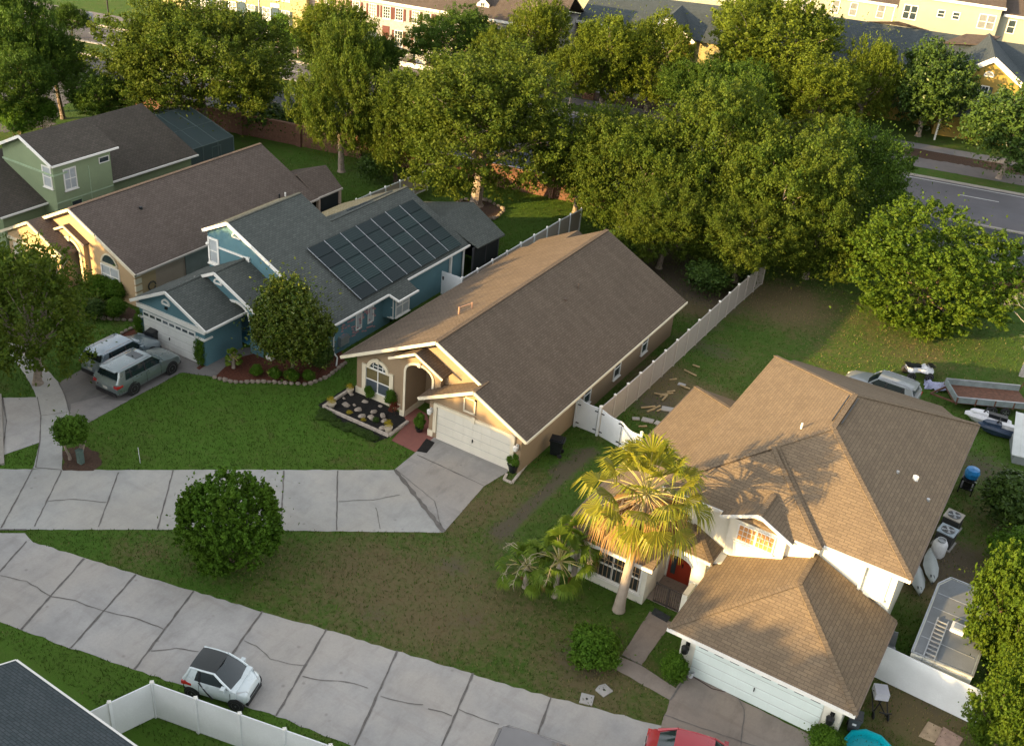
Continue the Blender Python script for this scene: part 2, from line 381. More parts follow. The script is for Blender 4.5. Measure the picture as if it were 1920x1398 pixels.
sheet('street',PX((-400,860),(-150,935),(0,1000),(45,1000),(60,1016),(150,1043),(255,1077),(365,1108),(490,1147),(612,1180),(740,1219),(880,1261),(980,1292),(1100,1323),(1240,1360),(1240,1500),(1500,1640),(1400,1720),(900,1470),(700,1410),(640,1390),(520,1343),(400,1304),(252,1255),(133,1215),(40,1180),(0,1166),(-200,1090),(-500,990)),.012,conc,.05,2)
sheet('lane',PX((-330,880),(0,879),(120,881),(390,881),(740,881),(832,998),(530,995),(330,993),(50,993),(0,993),(-360,985)),.016,conc2,.03,3)
sheet('driveway',PX((740,880),(816,818),(960,876),(950,886),(907,912),(832,998)),.020,concrete('tan_drive_concrete',(.36,.345,.325),(.15,.14,.13),.6),.01,4)
sheet('driveway',PX((112,717),(150,695),(200,668),(283,636),(378,667),(373,694),(338,699),(240,752),(165,793),(130,778)),.014,concd,.03,5)
sheet('driveway_strip',PX((133,758),(215,735),(190,748),(240,752),(165,793),(130,778)),.019,concrete('pale_drive',(.29,.27,.255),(.13,.12,.115),.6),.04,6)
sheet('sidewalk',PX((10,640),(45,650),(78,682),(110,717),(122,742),(130,772),(128,800),(118,830),(116,883),(62,879),(75,830),(77,780),(73,765),(65,735),(47,702),(20,668)),.022,conc2,.02,7)
sheet('driveway_apron',PX((-20,746),(70,745),(77,780),(75,829),(40,842),(6,853),(-30,860)),.018,conc,.02,8)
sheet('driveway',PX((1290,1262),(1262,1296),(1240,1358),(1225,1440),(1560,1460),(1535,1386)),.018,concw,.03,9)
sheet('walkway',PX((1218,1146),(1260,1167),(1203,1246),(1166,1228)),.024,concw,.02,10)
sheet('walkway',PX((1158,1229),(1203,1248),(1270,1292),(1256,1313),(1150,1252)),.026,concw,.02,11)
sheet('walkway',PX((338,698),(373,694),(405,671),(440,654),(475,651),(480,662),(440,673),(402,707)),.024,concd,.02,12)
sheet('red_path',PX((734,826),(763,793),(757,780),(778,763),(800,776),(815,819),(779,848)),.022,pathred,.01,13)
# main road beyond the trees (road frame)
sheet('road',[RN(-160,98),RN(140,98),RN(140,108.5),RN(-160,108.5)],.010,asph,0)
sheet('road',[RN(-160,89),RN(140,89),RN(140,97.6),RN(-160,97.6)],.011,asphd,0)
sheet('side_road',PX((-200,140),(30,165),(130,150),(112,215),(95,240),(-250,270)),.014,asph,.3,14)
sheet('side_road',[RN(-79,70),RN(-70,70),RN(-70,89),RN(-79,89)],.013,asph,.1,15)
me_=MB()
sheet('road_median',[RN(-160,97.4),RN(-40,97.4),RN(-20,98.2),RN(-40,101.5),RN(-160,101.5)],.10,lawnm,.05,16)
kerbm=M('kerb_concrete',(.34,.31,.27),.9,.12)
k=MB()
for (r0,n0,r1,n1) in ((-160,108.6,140,108.6),(-160,97.5,-40,97.5),(-40,97.5,140,97.8),(-160,101.6,-40,101.6),(-40,101.6,-18,98.2),(-160,88.9,-79,88.9),(-70,88.9,140,88.9)):
    k.beam(RN(r0,n0,.07),RN(r1,n1,.07),.3,.15)
struct(k.build('road_kerb',kerbm))
mk=M('road_paint',(.62,.62,.60),.7,.15,3);L_=MB()
def dash(r0,r1,n_,w=.14):
    a=[RN(r0,n_-w/2,.022),RN(r1,n_-w/2,.022),RN(r1,n_+w/2,.022),RN(r0,n_+w/2,.022)];L_.quad(*a)
for k_ in range(-12,12): dash(12.1+12.1*k_,15.6+12.1*k_,105.2)
dash(-160,140,107.9);dash(-18,140,92.8);dash(-40,140,89.5);dash(-160,-40,102.2)
for k_ in range(-12,12): dash(3+12.1*k_,6+12.1*k_,93.4)
struct(L_.build('road_marking',mk))
sheet('sidewalk',[RN(-160,111.4),RN(140,111.8),RN(140,116.6),RN(40,116.9),RN(0,116.4),RN(-30,113.8),RN(-160,113.6)],.014,concrete('far_path_concrete',(.20,.185,.185),(.12,.11,.11),.4),.05,17)
sheet('mulch_strip',[RN(-60,113.8),RN(140,116.9),RN(140,119.5),RN(-60,117.2)],.016,mulch_n,.2,18)
sheet('front_walk',[RN(-30,117.5),RN(140,118.8),RN(140,121),RN(-30,119.6)],.020,concrete('far_walk',(.26,.25,.25),(.15,.14,.14),.4),.05,19)
# road side ground past the brick wall
sheet('verge_mulch',[RN(-70,85),RN(60,85),RN(60,87),RN(-70,87)],.012,mulch_n,.4,20)
# expansion joints and cracks, laid just above the slabs
J=MB()
def strip(pts,w,z=.029,wob=.0,seed=0):
    rnd=random.Random(seed);q=[]
    for i in range(len(pts)-1):
        a=np.array(P2(*pts[i]));c=np.array(P2(*pts[i+1]));L=np.linalg.norm(c-a);kk=max(1,int(L/.3))
        for j in range(kk): q.append(a+(c-a)*j/kk)
    q.append(np.array(P2(*pts[-1])));rows=[]
    for i,p in enumerate(q):
        d=q[min(i+1,len(q)-1)]-q[max(i-1,0)];d=d/np.linalg.norm(d);nr=np.array([-d[1],d[0]])
        o=rnd.uniform(-wob,wob);ww=w*rnd.uniform(.55,1.35)/2
        rows.append([(*(p+nr*(o-ww)),z),(*(p+nr*(o+ww)),z)])
    J.grid(rows)
for i,s in enumerate((((62,878),(40,920),(2,990)),((116,882),(65,987)),((222,886),(185,988)),((325,882),(295,992)),((428,882),(418,992)),((532,883),(527,994)),((633,883),(631,994)),
   ((50,1015),(0,1072),(-80,1140)),((158,1047),(40,1180)),((255,1077),(133,1215)),((363,1108),(252,1255)),((492,1146),(433,1229),(385,1300)),((612,1180),(518,1342)),
   ((745,1220),(665,1397)),((887,1262),(828,1400)),((1032,1308),(1000,1400)),((0,993),(50,993)))): strip(s,.06 if i<7 else .085,.033 if i<7 else .029,.015,i)
strip(((741,881),(832,997)),.22,.034,.02,31);strip(((782,853),(907,911)),.06,.034,.01,32);strip(((742,881),(815,940),(826,985)),.03,.034,.02,33)
for i,s in enumerate((((0,1079),(50,1090),(97,1119),(140,1126),(190,1145),(250,1158),(307,1179)),((283,1220),(330,1216),(372,1222)),((457,1202),(480,1212),(507,1235),(540,1244),(570,1247)),
   ((567,1268),(600,1276),(650,1278),(690,1290)),((713,1306),(750,1316),(793,1322)),((803,1328),(830,1334),(847,1343)),((860,1331),(900,1346),(935,1358)),
   ((635,940),(700,938),(750,928)),((90,940),(130,936),(200,942)),((705,952),(712,992)),((1380,1300),(1395,1330),(1390,1398)),((1245,1340),(1330,1370),(1420,1400)))): strip(s,.035,.0345,.03,50+i)
strip(((70,745),(77,780),(75,829),(67,877)),.05,.036,.005,70);strip(((110,717),(122,742),(130,772)),.05,.036,.005,71);strip(((5,746),(12,790),(5,850)),.06,.036,.01,72);strip(((68,877),(115,881)),.05,.036,.01,73)
strip(((1166,1228),(1203,1247)),.05,.036,.01,74);strip(((1256,1313),(1275,1285),(1293,1262)),.06,.036,.01,75);strip(((76,780),(128,773)),.03,.036,.01,76)
struct(J.build('slab_joints',joint,fix=False))
# kerb of the street at the far left
struct(MB().beam(P(-2,740,.06),P(3,870,.06),.25,.12).build('street_kerb',kerbm))
# utility covers in the verge
for i,(x,y,nm,lb) in enumerate(((1100,1311,'utility_cover','square grey concrete utility cover set in the verge grass'),(1132,1294,'broken_cover','broken pale concrete slab beside the square cover in the verge'))):
    c=P(x,y);t=thing(nm,lb,'utility cover',c,.3+i)
    MB().prism([(-.28,-.25,0),(.26,-.28,0),(.30,.2,0),(.0,.3,0),(-.27,.24,0)] if i else [(-.27,-.27,0),(.27,-.27,0),(.27,.27,0),(-.27,.27,0)],(0,0,.05)).build('slab',conc,t)
    MB().lathe([(.05,.055),(.05,.062)],n=10).build('lift_hole',black,t)
# garden beds ---------------------------------------------------------
sheet('mulch_bed',PX((400,708),(437,717),(500,716),(535,718),(575,720),(612,706),(648,680),(640,655),(560,645),(480,652),(450,668),(420,688)),.018,mulch_r,.05,21)
sheet('mulch_bed',PX((368,690),(384,702),(405,672),(440,652),(470,640),(392,672)),.020,mulch_r,.03,211)
sheet('mulch_bed',PX((606,764),(652,734),(660,722),(762,782),(764,792),(730,818)),.020,mulch_b,.03,22)
sheet('mulch_bed',PX((598,760),(648,728),(652,735),(606,765),(728,820),(703,830),(640,800)),.017,mulch_b,.07,23)
sheet('mulch_bed',PX((118,845),(150,835),(185,848),(192,872),(175,882),(120,882)),.018,mulch_n,.08,24)
sheet('mulch_bed',PX((855,383),(870,376),(915,378),(945,395),(930,408),(905,414),(870,400)),.018,mulch_n,.05,25)
sheet('mulch_bed',PX((150,560),(240,575),(265,590),(252,600),(200,596),(140,590)),.018,mulch_n,.08,26)
sheet('mulch_bed',PX((225,628),(262,612),(285,636),(250,636)),.020,mulch_r,.04,27)
sheet('planter_bed',PX((780,846),(800,822),(816,830),(800,850)),.024,mulch_b,.03,28)
def stones(path,sp,s0,nm,lb,grp,seed,mt=stone):
    rnd=random.Random(seed);q=[np.array(P2(*p)) for p in path];d=0;out=[]
    base=None;acc=0
    for i in range(len(q)-1):
        L=np.linalg.norm(q[i+1]-q[i]);k=max(1,round(L/sp))
        for j in range(k):
            p=q[i]+(q[i+1]-q[i])*(j+.5)/k;an=math.atan2(*(q[i+1]-q[i])[::-1])
            if base is None:
                m_=MB();m_.lathe([(.0,-.02),(.5,0),(.56,.25),(.42,.5),(0,.55)],n=7)
                for a in range(len(m_.v)): m_.v[a]=tuple(np.array(m_.v[a])*[1,.75,1]+np.array([rnd.uniform(-.05,.05) for _ in range(3)]))
                base=m_.build(nm,mt,smooth=False);tag(base,lb,'stone',grp);o=base
            else: o=base.copy();COL.objects.link(o)
            o.location=(p[0],p[1],.015);o.rotation_euler=(0,0,an+rnd.uniform(-.3,.3));s=s0*rnd.uniform(.8,1.2);o.scale=(s,s,s)
stones(((398,708),(437,718),(500,717),(540,720),(578,722),(614,708),(650,680)),.34,.3,'edging_stone','low pale stone edging the red mulch bed under the magnolia','stones edging the magnolia bed',3)
stones(((852,384),(868,375),(915,377),(946,395),(930,410),(903,416)),.55,.4,'kerb_stone','pale stone ringing the oak in the back lawn','stones around the oak',4)
stones(((150,594),(200,599),(252,603)),.45,.34,'bed_stone','small pale stone edging the shrub bed of the cream house','stones at the cream house bed',5)
stones(((225,628),(240,620),(262,611)),.4,.3,'corner_stone','small stone beside the bins at the blue garage','stones near the blue garage',6)
# block border and rocks of the tan house bed
def blockrow(path,L0,nm,lb,grp,mt,w=.16,h=.14):
    base=None
    for i in range(len(path)-1):
        a=np.array(P2(*path[i]));c=np.array(P2(*path[i+1]));L=np.linalg.norm(c-a);k=max(1,round(L/L0));an=math.atan2(*(c-a)[::-1])
        for j in range(k):
            p=a+(c-a)*(j+.5)/k
            if base is None:
                base=MB().box(-L0/2+.012,L0/2-.012,-w/2,w/2,0,h).build(nm,mt);tag(base,lb,'block',grp);o=base
            else: o=base.copy();COL.objects.link(o)
            o.location=(p[0],p[1],.02);o.rotation_euler=(0,0,an+random.Random(i*50+j).uniform(-.03,.03))
blk=M('pale_block',(.50,.43,.36),.85,.2,5,.2)
blockrow(((652,735),(606,765)),.42,'border_block','pale border block of the black mulch bed at the tan house','blocks bordering the black mulch bed',blk)
blockrow(((606,765),(729,819)),.42,'front_block','pale front border block of the black mulch bed','blocks along the front of the black bed',blk)
blockrow(((729,819),(765,792)),.42,'side_block','pale border block between black bed and red path','blocks beside the red path',blk)
rr_=random.Random(8)
rb=MB();rb.lathe([(0,0),(.45,.02),(.6,.2),(.38,.42),(0,.46)],n=8)
for a in range(len(rb.v)): rb.v[a]=tuple(np.array(rb.v[a])*[1,.7,1]+np.array([rr_.uniform(-.09,.09) for _ in range(3)]))
rb=rb.build('landscape_rock',rock);tag(rb,'pale landscape rock lying on the black mulch bed','rock','pale rocks on the black mulch bed')
for i,(x,y) in enumerate(((410,840),(570,900),(660,795),(620,985),(775,930),(745,1010),(890,980),(910,1045),(895,1140),(485,700),(860,850),(520,835),(385,745))):
    o=rb if i==0 else rb.copy()
    if i: COL.objects.link(o)
    c=P(590+x/6.992,640+(y+10)/6.992);s=rr_.uniform(.32,.5)*(.55 if i>8 else 1);o.location=(c[0],c[1],.02);o.scale=(s,s,s);o.rotation_euler=(0,0,rr_.uniform(0,6))
# ------------------------------------------------------------------ HOUSE HELPERS
def bxf(mb,face,pos,a0,a1,d0,d1,z0,z1):
    if face=='f': mb.box(a0,a1,pos-d1,pos-d0,z0,z1)
    elif face=='r': mb.box(pos+d0,pos+d1,a0,a1,z0,z1)
    return mb
def mapf(face,pos): return (lambda a,d,z:(a,pos-d,z)) if face=='f' else (lambda a,d,z:(pos+d,a,z))
def window(root,face,pos,c,w,z0,z1,cols=2,rows=2,gm=None,frame=trimw,fw=.07,mw=.035,sill=True,name='window'):
    mb=MB();a0,a1=c-w/2,c+w/2
    bxf(mb,face,pos,a0-fw,a1+fw,0,.06,z1,z1+fw);bxf(mb,face,pos,a0-fw,a1+fw,0,.06,z0-fw,z0)
    bxf(mb,face,pos,a0-fw,a0,0,.06,z0,z1);bxf(mb,face,pos,a1,a1+fw,0,.06,z0,z1)
    for i in range(1,cols): x=a0+w*i/cols;bxf(mb,face,pos,x-mw/2,x+mw/2,.012,.045,z0,z1)
    for i in range(1,rows): z=z0+(z1-z0)*i/rows;bxf(mb,face,pos,a0,a1,.012,.05,z-mw/2,z+mw/2)
    f=mb.build(name,frame,root)
    g=MB();bxf(g,face,pos,a0,a1,.002,.012,z0,z1);g.build('pane',gm or gl,f)
    if sill: s=MB();bxf(s,face,pos,a0-fw-.05,a1+fw+.05,0,.13,z0-fw-.06,z0-fw-.002);s.build('sill',frame,f)
    return f
def shutters(root,face,pos,c,w,z0,z1,mat,sw=.34):
    for s in (-1,1):
        m_=MB();a=c+s*(w/2+.09+sw/2);bxf(m_,face,pos,a-sw/2,a+sw/2,0,.05,z0-.03,z1+.03)
        for k in range(6): z=z0+(z1-z0)*(k+.5)/6;bxf(m_,face,pos,a-sw/2+.04,a+sw/2-.04,.05,.062,z-.07,z+.05)
        m_.build('shutter',mat,root)
def halfround(root,face,pos,c,z,r,mat,name='gable_vent',fill=None,asym=False):
    f=mapf(face,pos);m_=MB();n=10;r*=1.15
    for k in range(n):
        t0=math.pi*k/n;t1=math.pi*(k+1)/n
        m_.beam(f(c+r*math.cos(t0),.03,z+r*math.sin(t0)),f(c+r*math.cos(t1),.03,z+r*math.sin(t1)),.10,.10)
    m_.beam(f(c-r,.03,z),f(c+r,.03,z),.10,.10);o=m_.build(name,mat,root)
    if fill: MB().prism([f(c+(r-.03)*math.cos(math.pi*k/n),.005,z+(r-.03)*math.sin(math.pi*k/n)) for k in range(n+1)],Vector(f(0,.012,0))-Vector(f(0,0,0))).build('vent_louvre',fill,o)
    return o
def garage_door(root,pos,a0,a1,z1,mat,wins=0,z0=.03,cols=8,rows=4,handle=True):
    m_=MB();m_.box(a0,a1,pos-.03,pos+.05,z0,z1);cw=(a1-a0)/cols;rh=(z1-z0)/rows
    for i in range(cols):
        for j in range(rows):
            if wins and j==rows-1: continue
            m_.box(a0+cw*i+.07,a0+cw*(i+1)-.07,pos-.042,pos-.03,z0+rh*j+.07,z0+rh*(j+1)-.07)
    d=m_.build('garage_door',mat,root)
    g=MB()
    for j in range(1,rows): g.box(a0,a1,pos-.034,pos-.031,z0+rh*j-.008,z0+rh*j+.008)
    g.build('panel_seam',M('seam_grey',(.35,.35,.33),.8),d)
    if wins:
        for i in range(wins):
            c=a0+(a1-a0)*(i+.5)/wins;MB().box(c-.2,c+.2,pos-.045,pos-.03,z1-.28,z1-.12).build('door_window',gl,d)
    if handle: MB().box((a0+a1)/2-.02,(a0+a1)/2+.02,pos-.09,pos-.03,z0+.75,z0+.93).build('handle',blackm,d)
    return d
def lamp(root,x,y,z,mat,s=1):
    o=MB().box(x-.06*s,x+.06*s,y-.03,y,z-.12*s,z+.12*s).tube([(x,y-.02,z+.05*s),(x,y-.12*s,z+.16*s),(x,y-.2*s,z+.12*s)],.02*s).build('wall_lamp',mat,root)
    MB().lathe([(.03*s,.14*s),(.12*s,.08*s),(.10*s,-.1*s),(.05*s,-.16*s)],(x,y-.2*s,z),8).build('lamp_shade',mat,o)
def rake(mb,p,q,w=.07,h=.17,dz=-.085):
    p=Vector(p);q=Vector(q);p.z+=dz;q.z+=dz;mb.beam(p,q,w,h)
def arch_wall(a0,a1,b0,b1,zt,z0,ztop,spring,rise,n=14):
    """front-view polygon (a,z) of a wall a0..a1 up to ztop() with an arched opening b0..b1"""
    pts=[(a0,z0),(b0,z0),(b0,spring)]
    c=(b0+b1)/2;r=(b1-b0)/2
    for k in range(1,n): t=math.pi*(1-k/n);pts.append((c+r*math.cos(t),spring+rise*math.sin(t)))
    pts+=[(b1,spring),(b1,z0),(a1,z0)]
    return pts
def arch_trim(root,pos,b0,b1,z0,spring,rise,mat,w=.14,d=.06,n=14,name='arch_trim',key=True,face='f'):
    f=mapf(face,pos);m_=MB();c=(b0+b1)/2;r=(b1-b0)/2
    bxf(m_,face,pos,b0-w,b0,-.02,d,z0,spring);bxf(m_,face,pos,b1,b1+w,-.02,d,z0,spring)
    rows=[]
    for k in range(n+1):
        t=math.pi*(1-k/n);ci,si=math.cos(t),math.sin(t)
        a=(c+r*ci,spring+rise*si);o_=(c+(r+w)*ci,spring+(rise+w)*si)
        rows.append([f(a[0],-.02,a[1]),f(a[0],d,a[1]),f(o_[0],d,o_[1]),f(o_[0],-.02,o_[1])])
    m_.grid(rows,closed=True)
    if key:
        zz=spring+rise;bxf(m_,face,pos,c-.1,c+.1,d,d+.05,zz-.05,zz+w+.08)
    return m_.build(name,mat,root)
def gutter(root,pts,mat=trimw,w=.11,h=.12,dz=-.07,name='gutter'):
    m_=MB()
    for a,b in zip(pts[:-1],pts[1:]): m_.beam(Vector(a)+Vector((0,0,dz)),Vector(b)+Vector((0,0,dz)),w,h)
    return m_.build(name,mat,root)
def vents(root,spec,mat):
    for (x,y,z,r,h) in spec: MB().tube([(x,y,z-.1),(x,y,z+h)],r,8).build('roof_vent',mat,root)
# ------------------------------------------------------------------ TAN HOUSE
T=thing('tan_house','tan stucco house with one long brown gable roof, arched entry and cream garage door','house',(-27.3,51,0),absolute=True)
zr=lambda u_:2.55+(5.8-2.55)*min(u_+33.7,-20.9-u_)/6.4
# roof
R1=MB();R1.slab([(-20.9,40.65,2.55),(-20.9,61.4,2.55),(-27.3,61.4,5.8),(-27.3,41.45,5.8),(-24.28,41.45,4.27),(-24.28,40.65,4.27)])
R1.slab([(-27.3,41.45,5.8),(-27.3,61.4,5.8),(-33.7,61.4,2.55),(-33.7,41.45,2.55)])
R1.slab([(-24.28,40.65,4.27),(-24.28,42.1,4.27),(-27.72,42.1,2.55),(-27.72,40.65,2.55)])
R1.slab([(-30.4,60.5,4.2),(-30.4,63.4,4.2),(-33.4,63.4,2.6),(-33.4,60.5,2.6)]);R1.slab([(-30.4,60.5,4.2),(-30.4,63.4,4.2),(-27.4,63.4,2.6),(-27.4,60.5,2.6)])
roofT=R1.build('roof',roof_tan,T)
MB().beam((-27.3,41.47,5.80),(-27.3,61.38,5.80),.26,.05).build('ridge_cap',roof_tan,roofT)
MB().beam((-24.28,40.67,4.27),(-24.28,42,4.27),.2,.05).build('ridge_cap',roof_tan,roofT)
m_=MB();rake(m_,(-33.72,41.42,2.55),(-27.3,41.42,5.80));rake(m_,(-27.3,41.42,5.80),(-24.3,41.42,4.28))
rake(m_,(-27.74,40.62,2.55),(-24.28,40.62,4.27));rake(m_,(-24.28,40.62,4.27),(-20.9,40.62,2.55));m_.build('fascia',trimc,T)
m_=MB();m_.beam((-20.87,40.62,2.50),(-20.87,61.4,2.50),.05,.15);m_.build('eave_trim',trimc,T)
m_=MB();m_.beam((-27.74,40.7,2.50),(-27.74,42,2.50),.05,.12).beam((-33.73,41.5,2.5),(-33.73,61.4,2.5),.05,.12).build('eave_trim',fascia_dk,T)
# pediment over the entry (small gable in front)
pd=MB();pz=4.75;py0=41.25
pd.slab([(-28.45,py0,pz),(-28.45,43.3,pz),(-26.65,43.3,3.83),(-26.65,py0,3.83)],.1);pd.slab([(-28.45,py0,pz),(-28.45,43.3,pz),(-30.2,43.3,3.85),(-30.2,py0,3.85)],.1)
pr=pd.build('entry_roof',roof_tan,T)
m_=MB();rake(m_,(-30.22,py0-.03,3.85),(-28.45,py0-.03,4.75),.06,.13,-.06);rake(m_,(-28.45,py0-.03,4.75),(-26.63,py0-.03,3.83),.06,.13,-.06);m_.build('entry_fascia',trimc,pr)
# walls: front block with arched opening (porch), main block, garage block
W=MB()
zg=lambda a:(5.8-.52*abs(a+27.3))-.19
def topline(a0,a1): # under-roof outline right->left
    return [(a1,zg(a1))]+([(-27.3,zg(-27.3))] if a0<-27.3<a1 else [])+[(a0,zg(a0))]
pts=arch_wall(-33.15,-27.05,-29.42,-27.66,0,0,0,3.05,.62)+topline(-33.15,-27.05)
W.prism([(a,42.2,z) for a,z in pts],(0,1.6,0))
W.prism([(a,43.8,z) for a,z in [(-33.15,0),(-21.45,0)]+topline(-33.15,-21.45)],(0,17.1,0))
W.prism([(a,42.2,z) for a,z in [(-27.05,0),(-21.45,0)]+topline(-27.05,-21.45)],(0,1.6,0))
# entry projection
pts=arch_wall(-29.72,-27.1,-29.4,-27.64,0,0,0,3.05,.62)+[(-27.1,3.95),(-28.45,4.58),(-29.72,3.95)]
W.prism([(a,41.8,z) for a,z in pts],(0,.42,0))
W.prism([(a,41.15,z) for a,z in [(-27.3,0),(-21.45,0),(-21.45,2.62),(-24.28,4.08),(-27.3,2.55)]],(0,1.2,0))
wt=W.build('wall',stucco_tan,T)
m_=MB();m_.box(-33.19,-29.4,42.13,42.25,.0,.42).box(-33.19,-33.1,42.25,44,0,.42).box(-29.74,-29.42,41.75,41.85,0,.38).box(-29.46,-29.39,41.8,43.7,0,.4).box(-27.34,-27.0,41.1,41.18,0,.42).box(-27.35,-27.28,41.14,42.2,0,.42);m_.build('base_band',trimc,T)
arch_trim(T,41.8,-29.4,-27.64,.38,3.05,.62,trimc,.13)
# arched front window with stepped trim
m_=MB();P0=42.2
m_.box(-32.72,-32.46,P0-.09,P0,.35,2.0).box(-30.78,-30.52,P0-.09,P0,.35,2.0).box(-32.72,-32.402,P0-.09,P0,2.0,2.17).box(-30.828,-30.52,P0-.09,P0,2.0,2.17).box(-32.46,-30.78,P0-.085,P0,.33,.47).build('window_surround',trimc,T)
arch_trim(T,P0,-32.2,-31.03,2.0,2.02,.52,trimc,.2,.09,name='window_arch')
f=window(T,'f',P0,-31.62,1.66,.54,1.98,2,2,None,trimw,.06,.06,False)
MB().box(-32.42,-31.66,P0-.03,P0-.014,1.28,1.95).box(-31.58,-30.82,P0-.03,P0-.014,1.28,1.95).build('blind',gltan,f)
MB().box(-32.42,-31.66,P0-.03,P0-.014,.57,1.22).box(-31.58,-30.82,P0-.03,P0-.014,.57,1.22).build('shade',glass('grey_screen_glass',(.06,.075,.09),.3),f)
# fanlight
fan=MB();fan.prism([(-31.615+.56*math.cos(math.pi*k/10),P0-.015,2.05+.48*math.sin(math.pi*k/10)) for k in range(11)],(0,.012,0));fo=fan.build('fanlight',gl,T)
m_=MB()
for x in (-31.95,-31.615,-31.28): m_.box(x-.02,x+.02,P0-.05,P0-.028,2.05,2.50 if x==-31.615 else 2.40)
m_.box(-32.15,-31.08,P0-.05,P0-.028,2.02,2.08).box(-32.05,-31.18,P0-.05,P0-.028,2.24,2.28).build('muntin',trimw,fo)
# front door deep in the porch
dr=MB().box(-28.75,-27.8,43.74,43.79,.05,2.25).build('front_door',M('door_grey_green',(.17,.17,.13),.5),T)
MB().box(-28.45,-28.1,43.72,43.74,.9,1.95).build('door_glass',gl,dr);MB().box(-28.85,-28.75,43.7,43.79,.05,2.35).box(-27.8,-27.7,43.7,43.79,.05,2.35).box(-28.85,-27.7,43.7,43.79,2.25,2.35).build('door_frame',trimc,dr)
garage_door(T,41.17-.03,-26.75,-22.05,2.08,garage_c,0,cols=8)
m_=MB();m_.box(-26.98,-26.77,41.03,41.15,.42,2.12).box(-22.03,-21.82,41.03,41.15,0,2.12).box(-26.98,-21.82,41.03,41.15,2.12,2.3).box(-24.5,-24.3,40.98,41.03,2.05,2.42).build('garage_surround',trimc,T)
m_=MB();m_.prism([(-25.06,41.14,2.62),(-24.44,41.14,2.62),(-24.44,41.14,3.38),(-25.06,41.14,3.38)],(0,-.02,0));gv=m_.build('gable_panel',stucco_tan,T)
m_=MB().box(-25.12,-25.04,41.07,41.15,2.55,3.45).box(-24.46,-24.38,41.07,41.15,2.55,3.45).box(-25.12,-24.38,41.07,41.15,2.52,2.6).box(-25.12,-24.38,41.07,41.15,3.37,3.45).build('panel_trim',trimc,gv)
lamp(T,-27.13,41.12,1.75,trimw,1.2);lamp(T,-21.64,41.12,1.7,trimw,1.2)
for c_ in (48.6,52.5,56.4): window(T,'r',-21.45,c_,.75,.75,2.0,1,2,gl,trimw,.07,.05)
vents(T,[(-29.0,46.2,5.0,.06,.4),(-28.6,46.9,5.2,.05,.35)],M('vent_salmon',(.40,.24,.16),.8))
MB().beam((-29.0,46.2,5.35),(-28.6,46.9,5.5),.05,.05).build('vent_pipe',M('vent_salmon',(.40,.24,.16)),T)
for px_,py_,r_,h_ in ((1060,563,.10,.12),(1084,540,.045,.3)):
    c=onplane(px_,py_,(-20.9,50,2.55),(3.25/6.4,0,1));vents(T,[(c[0],c[1],c[2],r_,h_)],M('vent_brown',(.10,.07,.05)))
# ------------------------------------------------------------------ BLUE HOUSE
Bh=thing('blue_house','teal blue house with grey-green roofs, three stepped front gables and solar panels','house',(-41.5,50,0),absolute=True)
zb=lambda a:2.62+.5*(-36.3-a)
R=MB()
R.slab([(-36.3,43.75,2.62),(-36.3,49.3,2.62),(-35.6,49.45,2.3),(-35.6,50.6,2.3),(-35.65,51.6,2.3),(-36.55,51.6,2.745),(-36.55,59,2.745),(-42.1,59,zb(-42.1)),(-42.1,50.6,zb(-42.1)),(-44.6,50.6,zb(-44.6)),(-44.6,43.95,zb(-44.6)),(-40.5,43.95,zb(-40.5))])
R.slab([(-44.6,43.95,6.77),(-44.6,50.6,6.77),(-46.7,50.6,5.72),(-46.7,43.95,5.72)])
R.slab([(-42.1,50.6,5.52),(-42.1,59,5.52),(-47.9,59,2.62),(-47.9,50.6,2.62)])
# entry gable
R.slab([(-43.35,41.45,4.72),(-43.35,44.6,4.72),(-39.2,44.6,2.62),(-39.2,41.45,2.62)]);R.slab([(-43.35,41.45,4.72),(-43.35,44.6,4.72),(-44.95,44.6,3.92),(-44.95,41.45,3.92)])
R.slab([(-44.95,41.8,3.90),(-44.95,44.6,3.90),(-47.4,44.6,2.66),(-47.4,41.8,2.66)])
# garage gable
R.slab([(-44.45,38.6,4.17),(-44.45,41.9,4.17),(-41.35,41.9,2.62),(-41.35,38.6,2.62)]);R.slab([(-44.45,38.6,4.17),(-44.45,41.9,4.17),(-47.5,41.9,2.645),(-47.5,38.6,2.645)])
# screened porch roof
R.slab([(-39.3,59,3.9),(-39.3,63.6,3.75),(-35.7,62.4,2.62),(-35.8,59,2.70)],.1);R.slab([(-39.3,59,3.9),(-39.3,63.6,3.75),(-44.0,63.2,2.62),(-44,59,2.7)],.1)
rb_=R.build('roof',roof_blue,Bh)
MB().beam((-44.6,43.97,6.77),(-44.6,50.6,6.77),.22,.05).beam((-42.1,50.6,5.52),(-42.1,59,5.52),.22,.05).beam((-43.35,41.5,4.72),(-43.35,44.5,4.72),.22,.05).beam((-44.45,38.62,4.17),(-44.45,41.8,4.17),.2,.05).build('ridge_cap',roof_blue,rb_)
MB().beam((-42.62,53,5.34),(-42.62,58,5.34),.12,.06).build('ridge_vent',roof_dark,rb_)
m_=MB();rake(m_,(-46.72,43.91,5.71),(-44.6,43.91,6.77),.08,.2);rake(m_,(-44.6,43.91,6.77),(-36.3,43.91,2.62),.08,.2)
rake(m_,(-44.97,41.41,3.91),(-43.35,41.41,4.72),.08,.18);rake(m_,(-43.35,41.41,4.72),(-39.2,41.41,2.62),.08,.18)
rake(m_,(-47.52,38.56,2.64),(-44.45,38.56,4.17),.08,.18);rake(m_,(-44.45,38.56,4.17),(-41.33,38.56,2.62),.08,.18)
m_.build('fascia',trimw,Bh)
